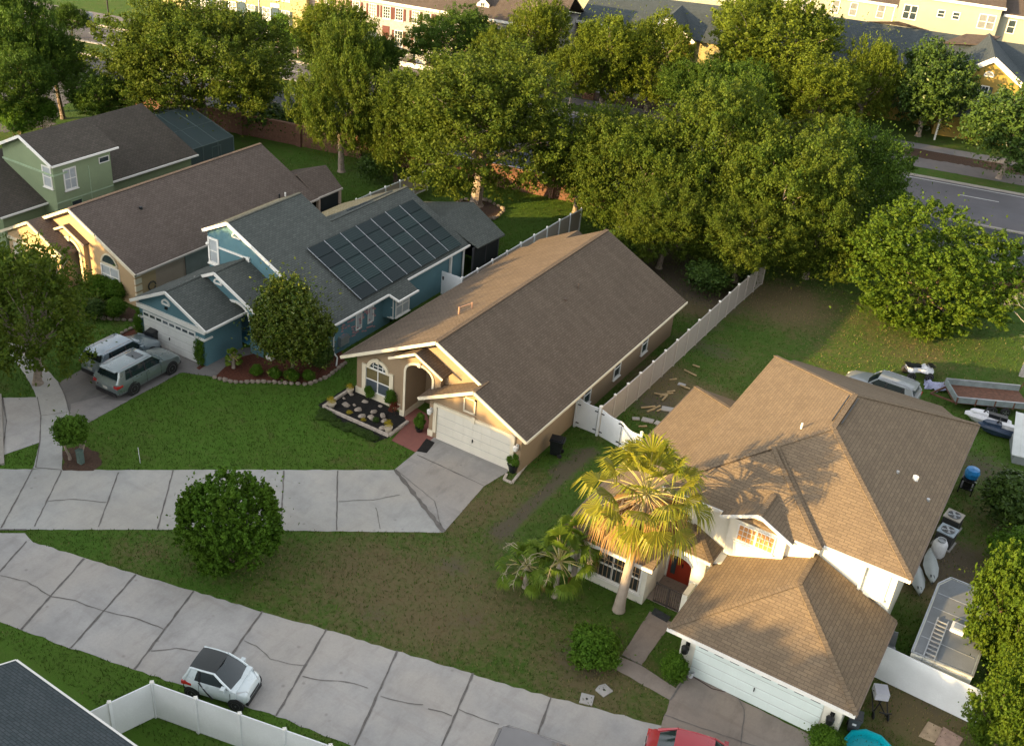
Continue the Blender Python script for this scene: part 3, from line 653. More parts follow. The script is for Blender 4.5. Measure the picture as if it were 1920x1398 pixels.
gutter(Bh,[(-41.3,38.6,2.62),(-41.3,41.8,2.62)]);gutter(Bh,[(-36.25,43.8,2.62),(-36.25,49.3,2.62),(-35.55,49.45,2.32),(-35.55,51.55,2.32)]);gutter(Bh,[(-36.5,51.65,2.74),(-36.5,59,2.74)])
W=MB()
W.prism([(a,44.13,z) for a,z in [(-46.5,0),(-36.85,0),(-36.85,2.70),(-44.6,6.56),(-46.5,5.6)]],(0,6.2,0))
W.prism([(a,50.55,z) for a,z in [(-47.5,0),(-36.85,0),(-36.85,2.70),(-42.1,5.32),(-47.5,2.62)]],(0,8.1,0))
W.prism([(a,41.68,z) for a,z in [(-47.1,0),(-42.9,0),(-42.9,4.35),(-43.35,4.52),(-44.9,3.75),(-47.1,2.6)]],(0,2.45,0))
W.prism([(a,41.68,z) for a,z in [(-42.9,2.3),(-42.65,2.75),(-42.3,3.0),(-41.9,3.08),(-41.5,3.0),(-41.15,2.75),(-40.9,2.3),(-40.9,0),(-39.7,0),(-39.7,2.68),(-43.35,4.52),(-42.9,4.35)][::1]],(0,.3,0))
W.prism([(a,38.84,z) for a,z in [(-47.1,0),(-41.72,0),(-41.72,2.62),(-44.45,3.98),(-47.1,2.62)]],(0,3.0,0))
W.build('wall',stucco_blue,Bh)
arch_trim(Bh,41.68,-42.88,-40.92,2.2,2.3,.78,trimw,.16,.07,name='entry_arch',key=False)
MB().box(-42.88,-39.7,42.3,44.3,.02,.1).build('porch_floor',M('blue_porch_paint',(.10,.33,.46),.6),Bh)
MB().box(-39.72,-39.32,41.75,42.15,0,2.6).build('porch_column',stucco_blue,Bh);MB().box(-39.8,-39.25,41.68,42.2,0,.3).build('column_base',trimw,Bh)
garage_door(Bh,38.81,-46.75,-42.45,2.08,garage_w,8,cols=8)
m_=MB();m_.box(-47.2,-41.62,38.72,38.84,2.2,2.5).box(-47.12,-46.8,38.70,38.84,1.55,1.63).box(-42.35,-41.62,38.70,38.84,1.75,1.85).box(-41.72,-41.62,38.84,39.4,1.75,1.85).build('trim_band',trimw,Bh)
for (y_,c_,z_) in ((38.84,-44.72,3.12),(41.68,-43.28,3.9),(44.13,-44.05,5.85)): halfround(Bh,'f',y_,c_,z_,.26,trimw,'gable_vent',stucco_blue)
MB().box(-44.8,-44.62,38.74,38.84,2.82,2.95).build('floodlight',blackm,Bh)
window(Bh,'f',44.13,-46.05,.62,3.6,5.1,1,2,glblind,trimw,.14,.06)
MB().box(-45.7,-43.2,44.05,44.13,4.68,4.8).box(-46.6,-46.4,44.0,44.13,4.7,4.82).box(-43.25,-43.0,44.0,44.13,4.5,4.85).build('string_course',trimw,Bh)
# bay window and side windows
MB().prism([(-36.85,49.5,.7),(-36.1,49.75,.7),(-36.1,51.3,.7),(-36.85,51.5,.7)],(0,0,1.75)).build('bay',stucco_blue,Bh)
window(Bh,'r',-36.1,50.55,1.35,.85,2.15,2,2,glblind,trimw,.06,.05)
window(Bh,'f',49.72,-36.45,.5,.85,2.15,1,2,glblind,trimw,.05,.04)
for c_ in (47.0,48.2): window(Bh,'r',-36.85,c_,.5,.9,1.95,1,1,glblind,trimw,.05,.04,False)
m_=MB();m_.tube([(-36.7,44.5,2.5),(-36.78,44.5,2.3),(-36.78,44.5,.3),(-36.4,44.4,.1),(-35.9,43.7,.06)],.05,6).build('downspout',trimw,Bh)
MB().tube([(-36.72,58.6,2.6),(-36.72,58.6,.1)],.07,6).box(-36.95,-36.7,57.0,57.15,0,2.6).build('corner_post',trimw,Bh)
# screened lanai
m_=MB();m_.box(-36.9,-36.86,55.9,58.9,.1,2.5);m_.box(-36.2,-36.16,59,62.3,.1,2.55).box(-43.5,-36.16,62.3,62.34,.1,2.55)
m_.build('lanai_screen',screen,Bh)
MB().box(-36.22,-36.12,58.9,59.02,0,2.6).box(-36.22,-36.12,62.24,62.36,0,2.6).box(-36.22,-36.12,60.6,60.66,0,2.6).beam((-36.17,59,2.55),(-36.17,62.3,2.55),.08,.08).build('lanai_frame',M('dark_bronze',(.05,.05,.055),.5),Bh)
c=P(657,632,.9);MB().box(-37.0,-36.6,45.0,45.8,.5,1.1).build('meter_box',galv,Bh)
rnd=random.Random(5);vm=MB()
for k in range(60):   # climbing flowering vine on the side wall
    y_=45.3+rnd.random()*3.3;z_=.3+rnd.random()*1.5
    vm.quad((-36.83,y_,z_),(-36.75,y_+.12,z_+.05),(-36.78,y_+.08,z_+.16),(-36.84,y_-.04,z_+.1))
vm.build('climbing_vine',M('blossom_pink',(.42,.25,.26),.8),Bh)
# solar array: top-level thing standing on the roof, panels as parts
nb=Vector((.5,0,1)).normalized();pb=Vector((-36.3,50,2.62))+nb*.16
TL=onplane(577.2,465.5,pb,nb);TR=onplane(772.4,374.3,pb,nb);BR=onplane(867.9,457.6,pb,nb);BL=onplane(675.9,562.1,pb,nb)
v0s=(TL[1]+BL[1])/2;v1s=(TR[1]+BR[1])/2;ut=(TL[0]+TR[0])/2;ub=(BL[0]+BR[0])/2
SA=thing('solar_array','dark solar panel array lying on the grey-green roof slope','solar array',((ut+ub)/2,(v0s+v1s)/2,zb((ut+ub)/2)+.12),absolute=True)
pan=[None]
m,n,b=nodes('solar_cells');tc=n.nodes.new('ShaderNodeTexCoord');br=n.nodes.new('ShaderNodeTexBrick');br.offset=0
for k_,v_ in (('Scale',1.),('Mortar Size',.012),('Brick Width',2.2),('Row Height',.165)): br.inputs[k_].default_value=v_
br.inputs['Color1'].default_value=(.008,.024,.024,1);br.inputs['Color2'].default_value=(.010,.028,.028,1);br.inputs['Mortar'].default_value=(.05,.075,.072,1)
n.links.new(tc.outputs['UV'],br.inputs['Vector']);oi=n.nodes.new('ShaderNodeObjectInfo')
n.links.new(mixc(n,oi.outputs['Random'],br.outputs[0],(.008,.016,.018)),b.inputs['Base Color']);b.inputs['Roughness'].default_value=.35;b.inputs['Specular IOR Level'].default_value=.22;solm=m
rows=5;cols=7
rail=MB()
for j in range(cols+0):
    y_=v0s+(v1s-v0s)*j/cols
    rail.beam((ub,y_,zb(ub)+.20),(ut,y_,zb(ut)+.20),.04,.03,up=(.45,0,.9))
rail.build('clamp_rail',galv,SA)
for j in range(cols):
    for i in range(rows):
        a0=ub+(ut-ub)*i/rows;a1=ub+(ut-ub)*(i+1)/rows;y0=v0s+(v1s-v0s)*j/cols+.03;y1=v0s+(v1s-v0s)*(j+1)/cols-.03
        a0-=.02;a1+=.02
        MB().slab([(a0,y0,zb(a0)+.185),(a0,y1,zb(a0)+.185),(a1,y1,zb(a1)+.185),(a1,y0,zb(a1)+.185)],.05).build('solar_panel',solm,SA)
# ------------------------------------------------------------------ CREAM HOUSE
Cr=thing('cream_house','cream and beige stucco house with long brown roof and sunlit arched entry','house',(-55,50,0),absolute=True)
zc=lambda a:2.62+.5*(-49.85-a)
R=MB();RU=-55.5
R.slab([(-49.85,41.05,2.62),(-49.85,58.6,2.62),(RU,58.6,zc(RU)),(RU,41.05,zc(RU))])
R.slab([(RU,41.05,zc(RU)),(RU,58.6,zc(RU)),(-61.2,58.6,2.6),(-61.2,41.05,2.6)])
R.slab([(-58.2,39.9,4.15),(-58.2,42,4.15),(-55.2,42,2.62),(-55.2,39.9,2.62)]);R.slab([(-58.2,39.9,4.15),(-58.2,42,4.15),(-61.2,42,2.65),(-61.2,39.9,2.65)])
R.slab([(-56.1,40.98,4.15),(-56.1,43,4.15),(-54.35,43,3.3),(-54.35,40.98,3.3)],.1);R.slab([(-56.1,40.98,4.15),(-56.1,43,4.15),(-57.75,43,3.35),(-57.75,40.98,3.35)],.1)
R.slab([(-52.0,58.6,3.9),(-52.0,62,3.75),(-49.9,61.4,2.65),(-49.9,58.6,2.65)],.1);R.slab([(-52.0,58.6,3.9),(-52.0,62,3.75),(-55,61.7,2.65),(-55,58.6,2.65)],.1)
rc=R.build('roof',roof_cream,Cr);MB().beam((RU,41.1,zc(RU)),(RU,58.6,zc(RU)),.24,.05).build('ridge_cap',roof_cream,rc)
m_=MB();rake(m_,(-58.2,41.01,zc(RU)-.5*2.7),(RU,41.01,zc(RU)),.08,.2);rake(m_,(RU,41.01,zc(RU)),(-49.83,41.01,2.62),.08,.2)
rake(m_,(-61.2,39.86,2.65),(-58.2,39.86,4.15),.08,.18);rake(m_,(-58.2,39.86,4.15),(-55.2,39.86,2.62),.08,.18)
rake(m_,(-57.77,40.94,3.34),(-56.1,40.94,4.15),.07,.14);rake(m_,(-56.1,40.94,4.15),(-54.33,40.94,3.3),.07,.14);m_.build('fascia',trimc,Cr)
gutter(Cr,[(-49.8,41.1,2.62),(-49.8,58.6,2.62)],M('beige_gutter',(.45,.40,.35),.6));gutter(Cr,[(-49.85,58.6,2.65),(-49.85,61.4,2.65)],M('beige_gutter',(.45,.40,.35)))
W=MB();zz=lambda a:zc(RU)-.5*abs(a-RU)-.2
W.prism([(a,41.42,z) for a,z in arch_wall(-60.7,-50.35,-56.75,-55.05,0,0,0,2.35,.8)+[(-50.35,zz(-50.35)),(RU,zz(RU)),(-60.7,zz(-60.7))]],(0,1.18,0))
W.prism([(a,42.6,z) for a,z in [(-60.7,0),(-50.35,0),(-50.35,zz(-50.35)),(RU,zz(RU)),(-60.7,zz(-60.7))]],(0,.5,0))
W.prism([(a,41.12,z) for a,z in arch_wall(-57.35,-54.6,-56.75,-55.05,0,0,0,2.35,.8)+[(-54.6,3.28),(-56.1,4.02),(-57.35,3.4)]],(0,.32,0))
W.prism([(a,40.05,z) for a,z in [(-60.7,0),(-55.65,0),(-55.65,2.7),(-58.2,3.95),(-60.7,2.7)]],(0,1.4,0))
W.build('front_wall',stucco_cream,Cr)
MB().prism([(a,43.1,z) for a,z in [(-60.7,0),(-50.37,0),(-50.37,zz(-50.37)),(RU,zz(RU)),(-60.7,zz(-60.7))]],(0,15.2,0)).build('wall',stucco_pink,Cr)
arch_trim(Cr,41.12,-56.75,-55.05,.1,2.35,.8,M('pale_yellow_trim',(.72,.62,.42),.7),.2,.06)
MB().box(-56.7,-55.1,42.45,42.58,.05,2.6).build('front_door',M('tan_door',(.30,.18,.10),.6),Cr)
window(Cr,'f',41.42,-52.6,1.5,.9,2.1,2,2,glblind,trimw,.1,.06);halfround(Cr,'f',41.42,-52.6,2.3,.62,trimc,'fanlight',gl)
garage_door(Cr,40.02,-60.2,-56.1,2.08,garage_c,0);MB().box(-60.7,-55.6,39.96,40.05,2.25,2.42).build('trim_band',trimc,Cr)
window(Cr,'r',-50.35,46.8,1.9,.8,2.1,2,2,glblind,M('beige_frame',(.5,.45,.4)),.06,.06)
MB().box(-50.32,-50.26,45.6,48.2,.5,2.35).build('shutter_panel',M('grey_shutter',(.22,.23,.22),.7),Cr)
m_=MB();m_.tube([(-50.2,42.6+.3*math.cos(t*.6),1.15+.3*math.sin(t*.6)) for t in range(11)],.05,6).build('hose_reel',M('hose_dark',(.08,.07,.06)),Cr)
for z_ in (.1,.6,1.1,1.6,2.1): MB().box(-50.42,-50.3,41.38,41.9,z_,z_+.36).build('corner_quoin',trimc,Cr)
MB().box(-49.99,-49.95,58.7,61.2,.1,2.5).box(-54.5,-49.95,61.2,61.24,.1,2.5).build('lanai_screen',screen,Cr);MB().box(-50.1,-49.85,61.0,61.25,0,2.6).box(-50.1,-49.85,58.6,58.8,0,2.6).build('porch_post',stucco_pink,Cr)
c=onplane(264,391,(-49.85,50,2.62),(.5,0,1));vents(Cr,[(c[0],c[1],c[2],.12,.12)],black)
for q in ((524,371),(535,368)):
    c=onplane(*q,(-49.85,50,2.62),(.5,0,1));vents(Cr,[(c[0],c[1],c[2],.06,.3)],black if q[0]==524 else trimw)
# ------------------------------------------------------------------ GREEN HOUSE
Gr=thing('green_house','two-storey pale green house with dark brown roofs beside a screened pool cage','house',(-67,52,0),absolute=True)
R=MB();gr=7.2;GU=-64.55;sg=.49
R.slab([(-61.5,44.6,5.75),(-61.5,50.3,5.75),(GU,50.3,gr),(GU,44.6,gr)]);R.slab([(GU,44.6,gr),(GU,50.3,gr),(-67.6,50.3,5.75),(-67.6,44.6,5.75)])
R.slab([(-62.85,51.1,2.62),(-62.8,59.1,2.62),(-66.9,57.6,4.75),(-67.9,57.4,5.2),(-67.9,50.3,5.2),(-64.6,50.3,3.5)][0:2]+[(-68.7,59.0,5.45),(-68.7,50.3,5.45),(-62.85,50.3,2.62)])
R.slab([(-68.7,50.3,5.45),(-68.7,59,5.45),(-74.5,59,2.62),(-74.5,50.3,2.62)])
R.slab([(-63.0,41.2,2.62),(-63.0,46.1,2.62),(-68.2,46.1,5.1),(-68.2,41.2,5.1)]);R.slab([(-68.2,41.2,5.1),(-68.2,46.1,5.1),(-73.4,46.1,2.62),(-73.4,41.2,2.62)])
R.build('roof',roof_green,Gr)
m_=MB();rake(m_,(-67.62,44.56,5.74),(GU,44.56,gr),.08,.2);rake(m_,(GU,44.56,gr),(-61.48,44.56,5.75),.08,.2);m_.build('fascia',trimw,Gr)
gutter(Gr,[(-61.45,44.6,5.75),(-61.45,50.3,5.75)]);gutter(Gr,[(-62.8,50.3,2.66),(-62.75,59.1,2.62)]);gutter(Gr,[(-62.95,41.2,2.62),(-62.95,46.1,2.62)])
W=MB();W.prism([(a,45.0,z) for a,z in [(-67.2,0),(-61.95,0),(-61.95,5.78),(GU,7.0),(-67.2,5.74)]],(0,4.9,0))
W.prism([(a,49.9,z) for a,z in [(-73.9,0),(-63.3,0),(-63.3,2.66),(-68.7,5.26),(-73.9,2.7)]],(0,8.9,0))
W.prism([(a,41.7,z) for a,z in [(-72.9,0),(-63.5,0),(-63.5,2.68),(-68.2,4.9),(-72.9,2.66)]],(0,3.4,0));W.build('wall',stucco_green,Gr)
MB().box(-67.22,-61.9,44.9,45.0,4.78,4.9).box(-61.95,-61.87,44.95,46.1,4.78,4.9).box(-61.95,-61.91,45,49.9,2.75,2.83).box(-61.95,-61.92,47.9,47.95,.2,4.8).build('string_course',M('pale_green_band',(.36,.46,.30),.8),Gr)
window(Gr,'f',45.0,-62.6,.75,3.9,5.3,1,2,glblind,trimw,.09,.05);window(Gr,'r',-61.95,46.3,.9,3.6,5.0,2,2,glblind,trimw,.09,.05)
window(Gr,'r',-61.95,49.3,.8,4.75,5.1,1,1,gl,trimw,.05,.04,False);window(Gr,'r',-61.95,46.6,.85,2.0,2.6,1,1,gl,M('green_frame',(.28,.38,.22)),.07,.04,False)
halfround(Gr,'f',45.0,-64.0,6.35,.26,trimw,'gable_vent',stucco_green)
# pool cage
Pc=thing('pool_cage','dark screened pool enclosure with arched mesh roof behind the green house','pool enclosure',(-67.5,63,0),absolute=True)
m,n,b=nodes('cage_mesh');b.inputs['Base Color'].default_value=(.05,.075,.08,1);b.inputs['Roughness'].default_value=.6
tr=n.nodes.new('ShaderNodeBsdfTransparent');mx=n.nodes.new('ShaderNodeMixShader');mx.inputs[0].default_value=.88
n.links.new(tr.outputs[0],mx.inputs[1]);n.links.new(b.outputs[0],mx.inputs[2]);n.links.new(mx.outputs[0],n.nodes['Material Output'].inputs[0]);cagem=m
sec=[(-73.2,0),(-73.2,2.4),(-71.3,3.5),(-69.2,3.9),(-66.6,3.2),(-64.2,2.45),(-64.2,0)]
def cg(y): return [(a,y,z) for a,z in sec]
MB().grid([cg(59.3),cg(64.5)]).build('mesh_roof',cagem,Pc,fix=False)
for y in (59.3,64.5): MB().quad(*cg(y)).build('mesh_wall',cagem,Pc)
m_=MB()
for y in (59.3,61,62.7,64.5):
    q=cg(y)
    for a,b_ in zip(q[:-1],q[1:]): m_.beam(a,b_,.07,.07)
for i in (1,2,3,4,5): m_.beam(cg(59.3)[i],cg(64.5)[i],.06,.06)
m_.beam((-64.2,62,0),(-64.2,62,2.1),.06,.06).beam((-64.2,63,0),(-64.2,63,2.1),.06,.06).beam((-64.2,62,2.1),(-64.2,63,2.1),.06,.06).build('cage_frame',M('bronze_frame',(.10,.13,.13),.5),Pc)
MB().box(-72,-66,60,64,.0,.03).build('pool_deck',conc2,Pc);MB().box(-71,-67.5,60.8,63.4,.031,.05).build('pool_water',glass('pool_water',(.02,.10,.11),.05),Pc)
# ------------------------------------------------------------------ WHITE HOUSE
Wh=thing('white_house','large white house with hipped tan roofs, mint garage door and red front door','house',(-7,45,0),absolute=True)
s=.42;E0=5.05
R=MB();UL,UR,VF,VB=-12.55,-1.45,38.7,53.5;hw=(UR-UL)/2;zt=E0+s*hw;cu=(UL+UR)/2
P1_=(cu,VF+hw,zt);P2_=(cu,VB-hw,zt)
R.slab([(UL,VF,E0),(UR,VF,E0),P1_],.16);R.slab([(UR,VF,E0),(UR,VB,E0),P2_,P1_],.16);R.slab([(UR,VB,E0),(UL,VB,E0),P2_],.16);R.slab([(UL,VB,E0),(UL,VF,E0),P1_,P2_],.16)
# wing bump-out: front plane .45 m forward
fd=.45;ue=-5.2
q=lambda u_,v_:(u_,v_,E0+s*(v_-(VF-fd)))
cut=4.0-.2
R.slab([(UL-.0,VF-fd,E0),(ue,VF-fd,E0),(ue-cut,VF-fd+cut,E0+s*cut),(UL+cut*0+ (cut),VF-fd+cut,E0+s*cut)],.16)
R.slab([(ue,VF-fd,E0),(ue+.02,VF-.02,E0+.01),(ue-cut+.25,VF-fd+cut+.2,E0+s*cut),(ue-cut,VF-fd+cut,E0+s*cut)],.05)
# one-storey side roof (left) and front-left hip
ZL=2.6;sl=.42
R.slab([(-16.1,35.5,ZL),(-16.1,51.5,ZL),(-12.6,48.0,ZL+sl*3.5),(-12.0,48.0,ZL+sl*4.1),(-12.0,39.6,ZL+sl*4.1)])
R.slab([(-16.1,51.5,ZL),(-12.0,51.5,ZL),(-12.0,47.4,ZL+sl*4.1)])
R.slab([(-16.1,35.5,ZL),(-11.35,35.5,ZL),(-11.35,38.2,ZL+sl*2.7),(-12.0,39.6,ZL+sl*4.1)])
R.slab([(-11.35,35.5,ZL),(-11.35,38.6,ZL),(-12.6,38.6,ZL+.52),(-13.3,37.45,ZL+.82)],.1)
# entry hip
R.slab([(-12.6,37.4,2.75),(-9.4,37.4,2.75),(-10.9,38.9,3.42),(-12.6,38.9,3.42)]);R.slab([(-9.4,37.4,2.75),(-9.4,39.1,2.75),(-10.9,39.1,3.44),(-10.9,38.9,3.42)])
# garage hip
G0=2.5;GL,GR,GF=-9.38,-1.45,32.75;gw=(GR-GL)/2;gz=G0+s*gw;gc=(GL+GR)/2
R.slab([(GL,GF,G0),(GR,GF,G0),(gc,GF+gw,gz)]);R.slab([(GR,GF,G0),(GR,39.1,G0),(gc,39.1,gz),(gc,GF+gw,gz)]);R.slab([(GL,GF,G0),(gc,GF+gw,gz),(gc,39.1,gz),(GL,39.1,G0)])
# dormer gable
R.slab([(-7.95,37.95,5.78),(-7.95,39.9,5.78),(-6.3,39.2,4.98),(-6.3,37.95,4.98)],.12);R.slab([(-7.95,37.95,5.78),(-7.95,39.9,5.78),(-9.6,39.2,4.98),(-9.6,37.95,4.98)],.12)
# rear one-storey roof
R.slab([(-12.6,53.2,4.4),(-1.7,53.2,4.4),(-3.8,58.6,2.7),(-12.5,58.2,2.7)]);R.slab([(-1.7,53.2,4.4),(-1.45,54.5,3.9),(-3.8,58.6,2.7)],.1)
rw=R.build('roof',roof_white,Wh)
caps=MB()
for a,b_ in ((P1_,P2_),(P1_,(UR,VF,E0)),(P1_,(UL,VF,E0)),(P2_,(UR,VB,E0)),(P2_,(UL,VB,E0)),((gc,GF+gw,gz),(GL,GF,G0)),((gc,GF+gw,gz),(GR,GF,G0)),((gc,GF+gw,gz),(gc,39,gz)),((ue,VF-fd,E0),(ue-cut,VF-fd+cut,E0+s*cut)),((-10.9,38.9,3.42),(-9.4,37.4,2.75)),((-7.95,37.97,5.78),(-7.95,39.8,5.78)),((-16.1,35.5,ZL),(-12.0,39.6,ZL+sl*4.1)),((-16.1,51.5,ZL),(-12.6,48,ZL+sl*3.5))):
    caps.beam(Vector(a)+Vector((0,0,.01)),Vector(b_)+Vector((0,0,.01)),.24,.03)
caps.build('ridge_cap',roof_white,rw)
MB().beam((cu-.22,P1_[1]+.6,zt-.0),(cu-.22,P2_[1]-.3,zt-.0),.05,.07).beam((cu+.22,P1_[1]+.6,zt-.0),(cu+.22,P2_[1]-.3,zt-.0),.05,.07).build('ridge_vent',black,rw)
m_=MB()
def ev(a,b_,h=.16,dz=-.1,w=.06):
    m_.beam(Vector(a)+Vector((0,0,dz)),Vector(b_)+Vector((0,0,dz)),w,h)
ev((ue+.05,VF-.03,E0),(UR,VF-.03,E0));ev((-6.3,VF-fd-.03,E0),(ue,VF-fd-.03,E0));ev((UL,VF-fd-.03,E0),(-9.6,VF-fd-.03,E0))
ev((GL,GF-.03,G0),(GR,GF-.03,G0));ev((-16.1,35.47,ZL),(-11.35,35.47,ZL));ev((-12.6,37.37,2.75),(-9.4,37.37,2.75));rake(m_,(-9.6,37.92,4.98),(-7.95,37.92,5.78),.06,.13,-.06);rake(m_,(-7.95,37.92,5.78),(-6.3,37.92,4.98),.06,.13,-.06);m_.build('fascia',trimw,Wh)
m_=MB();m_.beam((GR+.03,GF,G0-.07),(GR+.03,39,G0-.07),.05,.14).beam((UR+.03,VF,E0-.08),(UR+.03,VB,E0-.08),.05,.14).beam((-9.37,37.4,2.68),(-9.37,39,2.68),.05,.12).beam((-16.13,35.5,2.53),(-16.13,51.5,2.53),.05,.12).build('eave_trim',fascia_dk,Wh)
# walls
W=MB();W.box(-12.1,-1.95,39.2,53,0,E0-.05);W.box(-12.1,-5.45,38.72,39.25,0,E0-.03)
W.prism([(a,38.45,z) for a,z in [(-9.25,2.7),(-6.65,2.7),(-6.65,5.0),(-7.95,5.62),(-9.25,5.0)]],(0,.4,0))
W.box(-15.6,-12.1,40,51,0,2.7);W.box(-15.6,-11.72,36.0,40.2,0,2.55)
W.box(-8.85,-1.95,33.38,39.2,0,2.42)
W.prism([(a,37.45,z) for a,z in arch_wall(-12.3,-9.6,-11.72,-10.2,0,0,0,1.85,.42)+[(-9.6,2.72),(-12.3,2.72)]],(0,.25,0))
W.box(-10.2,-8.8,37.7,39.3,0,2.65);W.prism([(-10.1,36.45,0),(-9.85,36.45,0),(-9.85,37.45,0),(-10.1,37.45,0)],(0,0,1.2));W.box(-12.3,-10.2,38.5,39.3,0,2.8);W.box(-12.0,-2.2,53,57.8,0,2.6)
W.build('wall',stucco_wht,Wh)
MB().box(-11.6,-10.3,38.42,38.5,.05,2.2).build('front_door',reddoor,Wh)
dd=MB().box(-11.45,-11.22,38.39,38.42,.4,1.9).build('door_sidelight',gl,Wh);MB().box(-10.92,-10.88,38.36,38.42,.95,1.15).build('door_handle',blackm,Wh)
MB().box(-11.7,-10.1,36.5,38.42,.015,.07).build('porch_floor',concw,Wh)
m_=MB();m_.box(-11.4,-10.0,36.47,36.52,1.12,1.2).box(-11.4,-10.0,36.47,36.52,.08,.14)
for k in range(15): x=-11.38+k*.098;m_.box(x-.012,x+.012,36.48,36.51,.1,1.15)
m_.box(-10.75,-10.68,36.45,36.53,.05,1.22)
m_.build('iron_gate',M('dark_wrought_iron',(.05,.04,.035),.6),Wh)
window(Wh,'f',36.0,-13.4,2.75,.62,2.1,2,2,glass('barred_glass',(.03,.035,.035),.12),trimw,.09,.08)
m_=MB()
for k in range(13): x=-14.72+k*.22;m_.box(x-.014,x+.014,35.93,35.955,.64,2.08)
m_.box(-14.75,-12.05,35.92,35.945,1.65,1.68).build('window_bars',M('tan_iron',(.30,.20,.11),.6),Wh)
f=window(Wh,'f',38.45,-7.97,1.6,3.76,4.55,2,1,glorange,trimw,.07,.1,True)
m_=MB()
for k in range(1,8):
    if k!=4: x=-8.77+k*.2;m_.box(x-.012,x+.012,38.41,38.435,3.76,4.55)
for z_ in (4.02,4.29): m_.box(-8.77,-7.17,38.41,38.435,z_-.012,z_+.012)
m_.build('muntin',trimw,f)
f=window(Wh,'f',39.2,-2.8,.95,3.25,4.68,1,2,glass('white_shaded_glass',(.62,.62,.55),.3),trimw,.09,.07)
m_=MB();m_.box(-3.4,-3.28,39.02,39.2,3.15,4.78).box(-3.4,-2.2,39.04,39.2,3.1,3.2).build('window_reveal',stucco_wht,Wh)
garage_door(Wh,33.35,-8.2,-2.7,1.98,garage_m,8,cols=8)
lamp(Wh,-8.55,33.38,1.45,blackm,1.5);lamp(Wh,-2.3,33.38,1.35,blackm,1.5)
for q_,r_,h_,mt_ in (((1716,898),.14,.16,trimw),((1683,886),.07,.1,galv),((1740,938),.08,.1,galv)):
    c=onplane(*q_,(UR,VF,E0),(s,0,1));vents(Wh,[(c[0],c[1],c[2],r_,h_)],mt_)
c=onplane(1502,803,(UL,VF,E0),(-s,0,1));vents(Wh,[(c[0],c[1],c[2],.05,.3)],trimw)
# ------------------------------------------------------------------ corner house, bottom left
K=thing('grey_roof_house','dark grey shingle roof with white gutter, house behind the white fence corner','house',P(60,1400,0),absolute=True)
z0=2.6
A_=np.array(P(30,1237,z0));B_=np.array(P(254,1398,z0));d_=(B_-A_)/np.linalg.norm(B_-A_);nrm=np.array([d_[1],-d_[0],0]);nrm=nrm if nrm@np.array([-1,-1,0])>0 else -nrm
B2=A_+d_*16
up=nrm*6.5+np.array([0,0,2.6])
R=MB();R.slab([tuple(A_),tuple(B2),tuple(B2+up),tuple(A_+up)]);A3=A_+nrm*13
R.slab([tuple(A_+up),tuple(B2+up),tuple(B2+nrm*13),tuple(A3)])
R.build('roof',roof_dark,K);gutter(K,[tuple(A_+[0,0,.02]),tuple(B2+[0,0,.02])]);m_=MB();rake(m_,A_-d_*.03,A_+up-d_*.03,.07,.16);m_.build('fascia',trimw,K)
w0=A_+nrm*.5+d_*.4;w1=B2+nrm*.5-d_*.4
MB().prism([(*w0[:2],0),(*w1[:2],0),(*(w1+nrm*12)[:2],0),(*(w0+nrm*12)[:2],0)],(0,0,2.5)).build('wall',stucco_wht,K)
MB().prism([(*(w0+nrm*.1)[:2],2.45),(*(w0+nrm*6)[:2],4.85),(*(w0+nrm*11.9)[:2],2.45)],tuple(d_*15)).build('gable_wall',stucco_wht,K)
# ------------------------------------------------------------------ VEGETATION
leaf_oak=leafmat('oak_leaves',(.047,.097,.013),(.108,.151,.015),(.106,.132,.016),.45)
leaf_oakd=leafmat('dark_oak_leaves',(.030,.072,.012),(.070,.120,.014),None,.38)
leaf_far=leafmat('elm_leaves',(.058,.100,.012),(.130,.165,.015),None,.45)
leaf_bright=leafmat('bright_leaves',(.050,.115,.012),(.095,.18,.018),None,.3)
leaf_round=leafmat('camphor_leaves',(.050,.105,.010),(.115,.165,.013),(.065,.12,.012),.38)
leaf_mag=leafmat('magnolia_leaves',(.030,.080,.012),(.13,.155,.018),(.07,.085,.014),.16,.28)
leaf_magd=leafmat('dark_magnolia_leaves',(.022,.052,.014),(.060,.10,.018),None,.15,.3)
leaf_hedge=leafmat('hedge_leaves',(.045,.115,.010),(.10,.20,.016),(.085,.15,.012),.3)
leaf_palm=leafmat('palm_leaf',(.11,.15,.016),(.27,.26,.025),(.22,.20,.02),.3,.4)
leaf_dead=leafmat('dead_palm_leaf',(.30,.17,.06),(.42,.27,.12),(.36,.19,.05),.3,.7)
leaf_dry=leafmat('pale_fruit_stalk',(.30,.24,.16),(.42,.36,.26),None,.1,.8)
def leaf_mesh(name,C,Nn,size,asp,mat,rng,rnd=.5,jit=.35):
    """C centres (n,3), Nn outward normals; one kite per leaf"""
    n=len(C);nr=Nn+rng.normal(0,rnd,(n,3));nr/=np.linalg.norm(nr,axis=1)[:,None]+1e-9
    a=np.cross(nr,rng.normal(0,1,(n,3)));a/=np.linalg.norm(a,axis=1)[:,None]+1e-9;b=np.cross(nr,a)
    s=(size*(1+rng.uniform(-jit,jit,n)))[:,None]
    V=np.empty((n,4,3));V[:,0]=C-a*s*.5;V[:,1]=C+b*s*asp*.5;V[:,2]=C+a*s*.5+nr*s*.12;V[:,3]=C-b*s*asp*.5
    me=bpy.data.meshes.new(name);me.vertices.add(4*n);me.vertices.foreach_set('co',V.reshape(-1).astype(np.float32))
    me.loops.add(4*n);me.loops.foreach_set('vertex_index',np.arange(4*n,dtype=np.int32))
    me.polygons.add(n);me.polygons.foreach_set('loop_start',np.arange(0,4*n,4,dtype=np.int32))
    me.materials.append(mat);me.update(calc_edges=True);return me
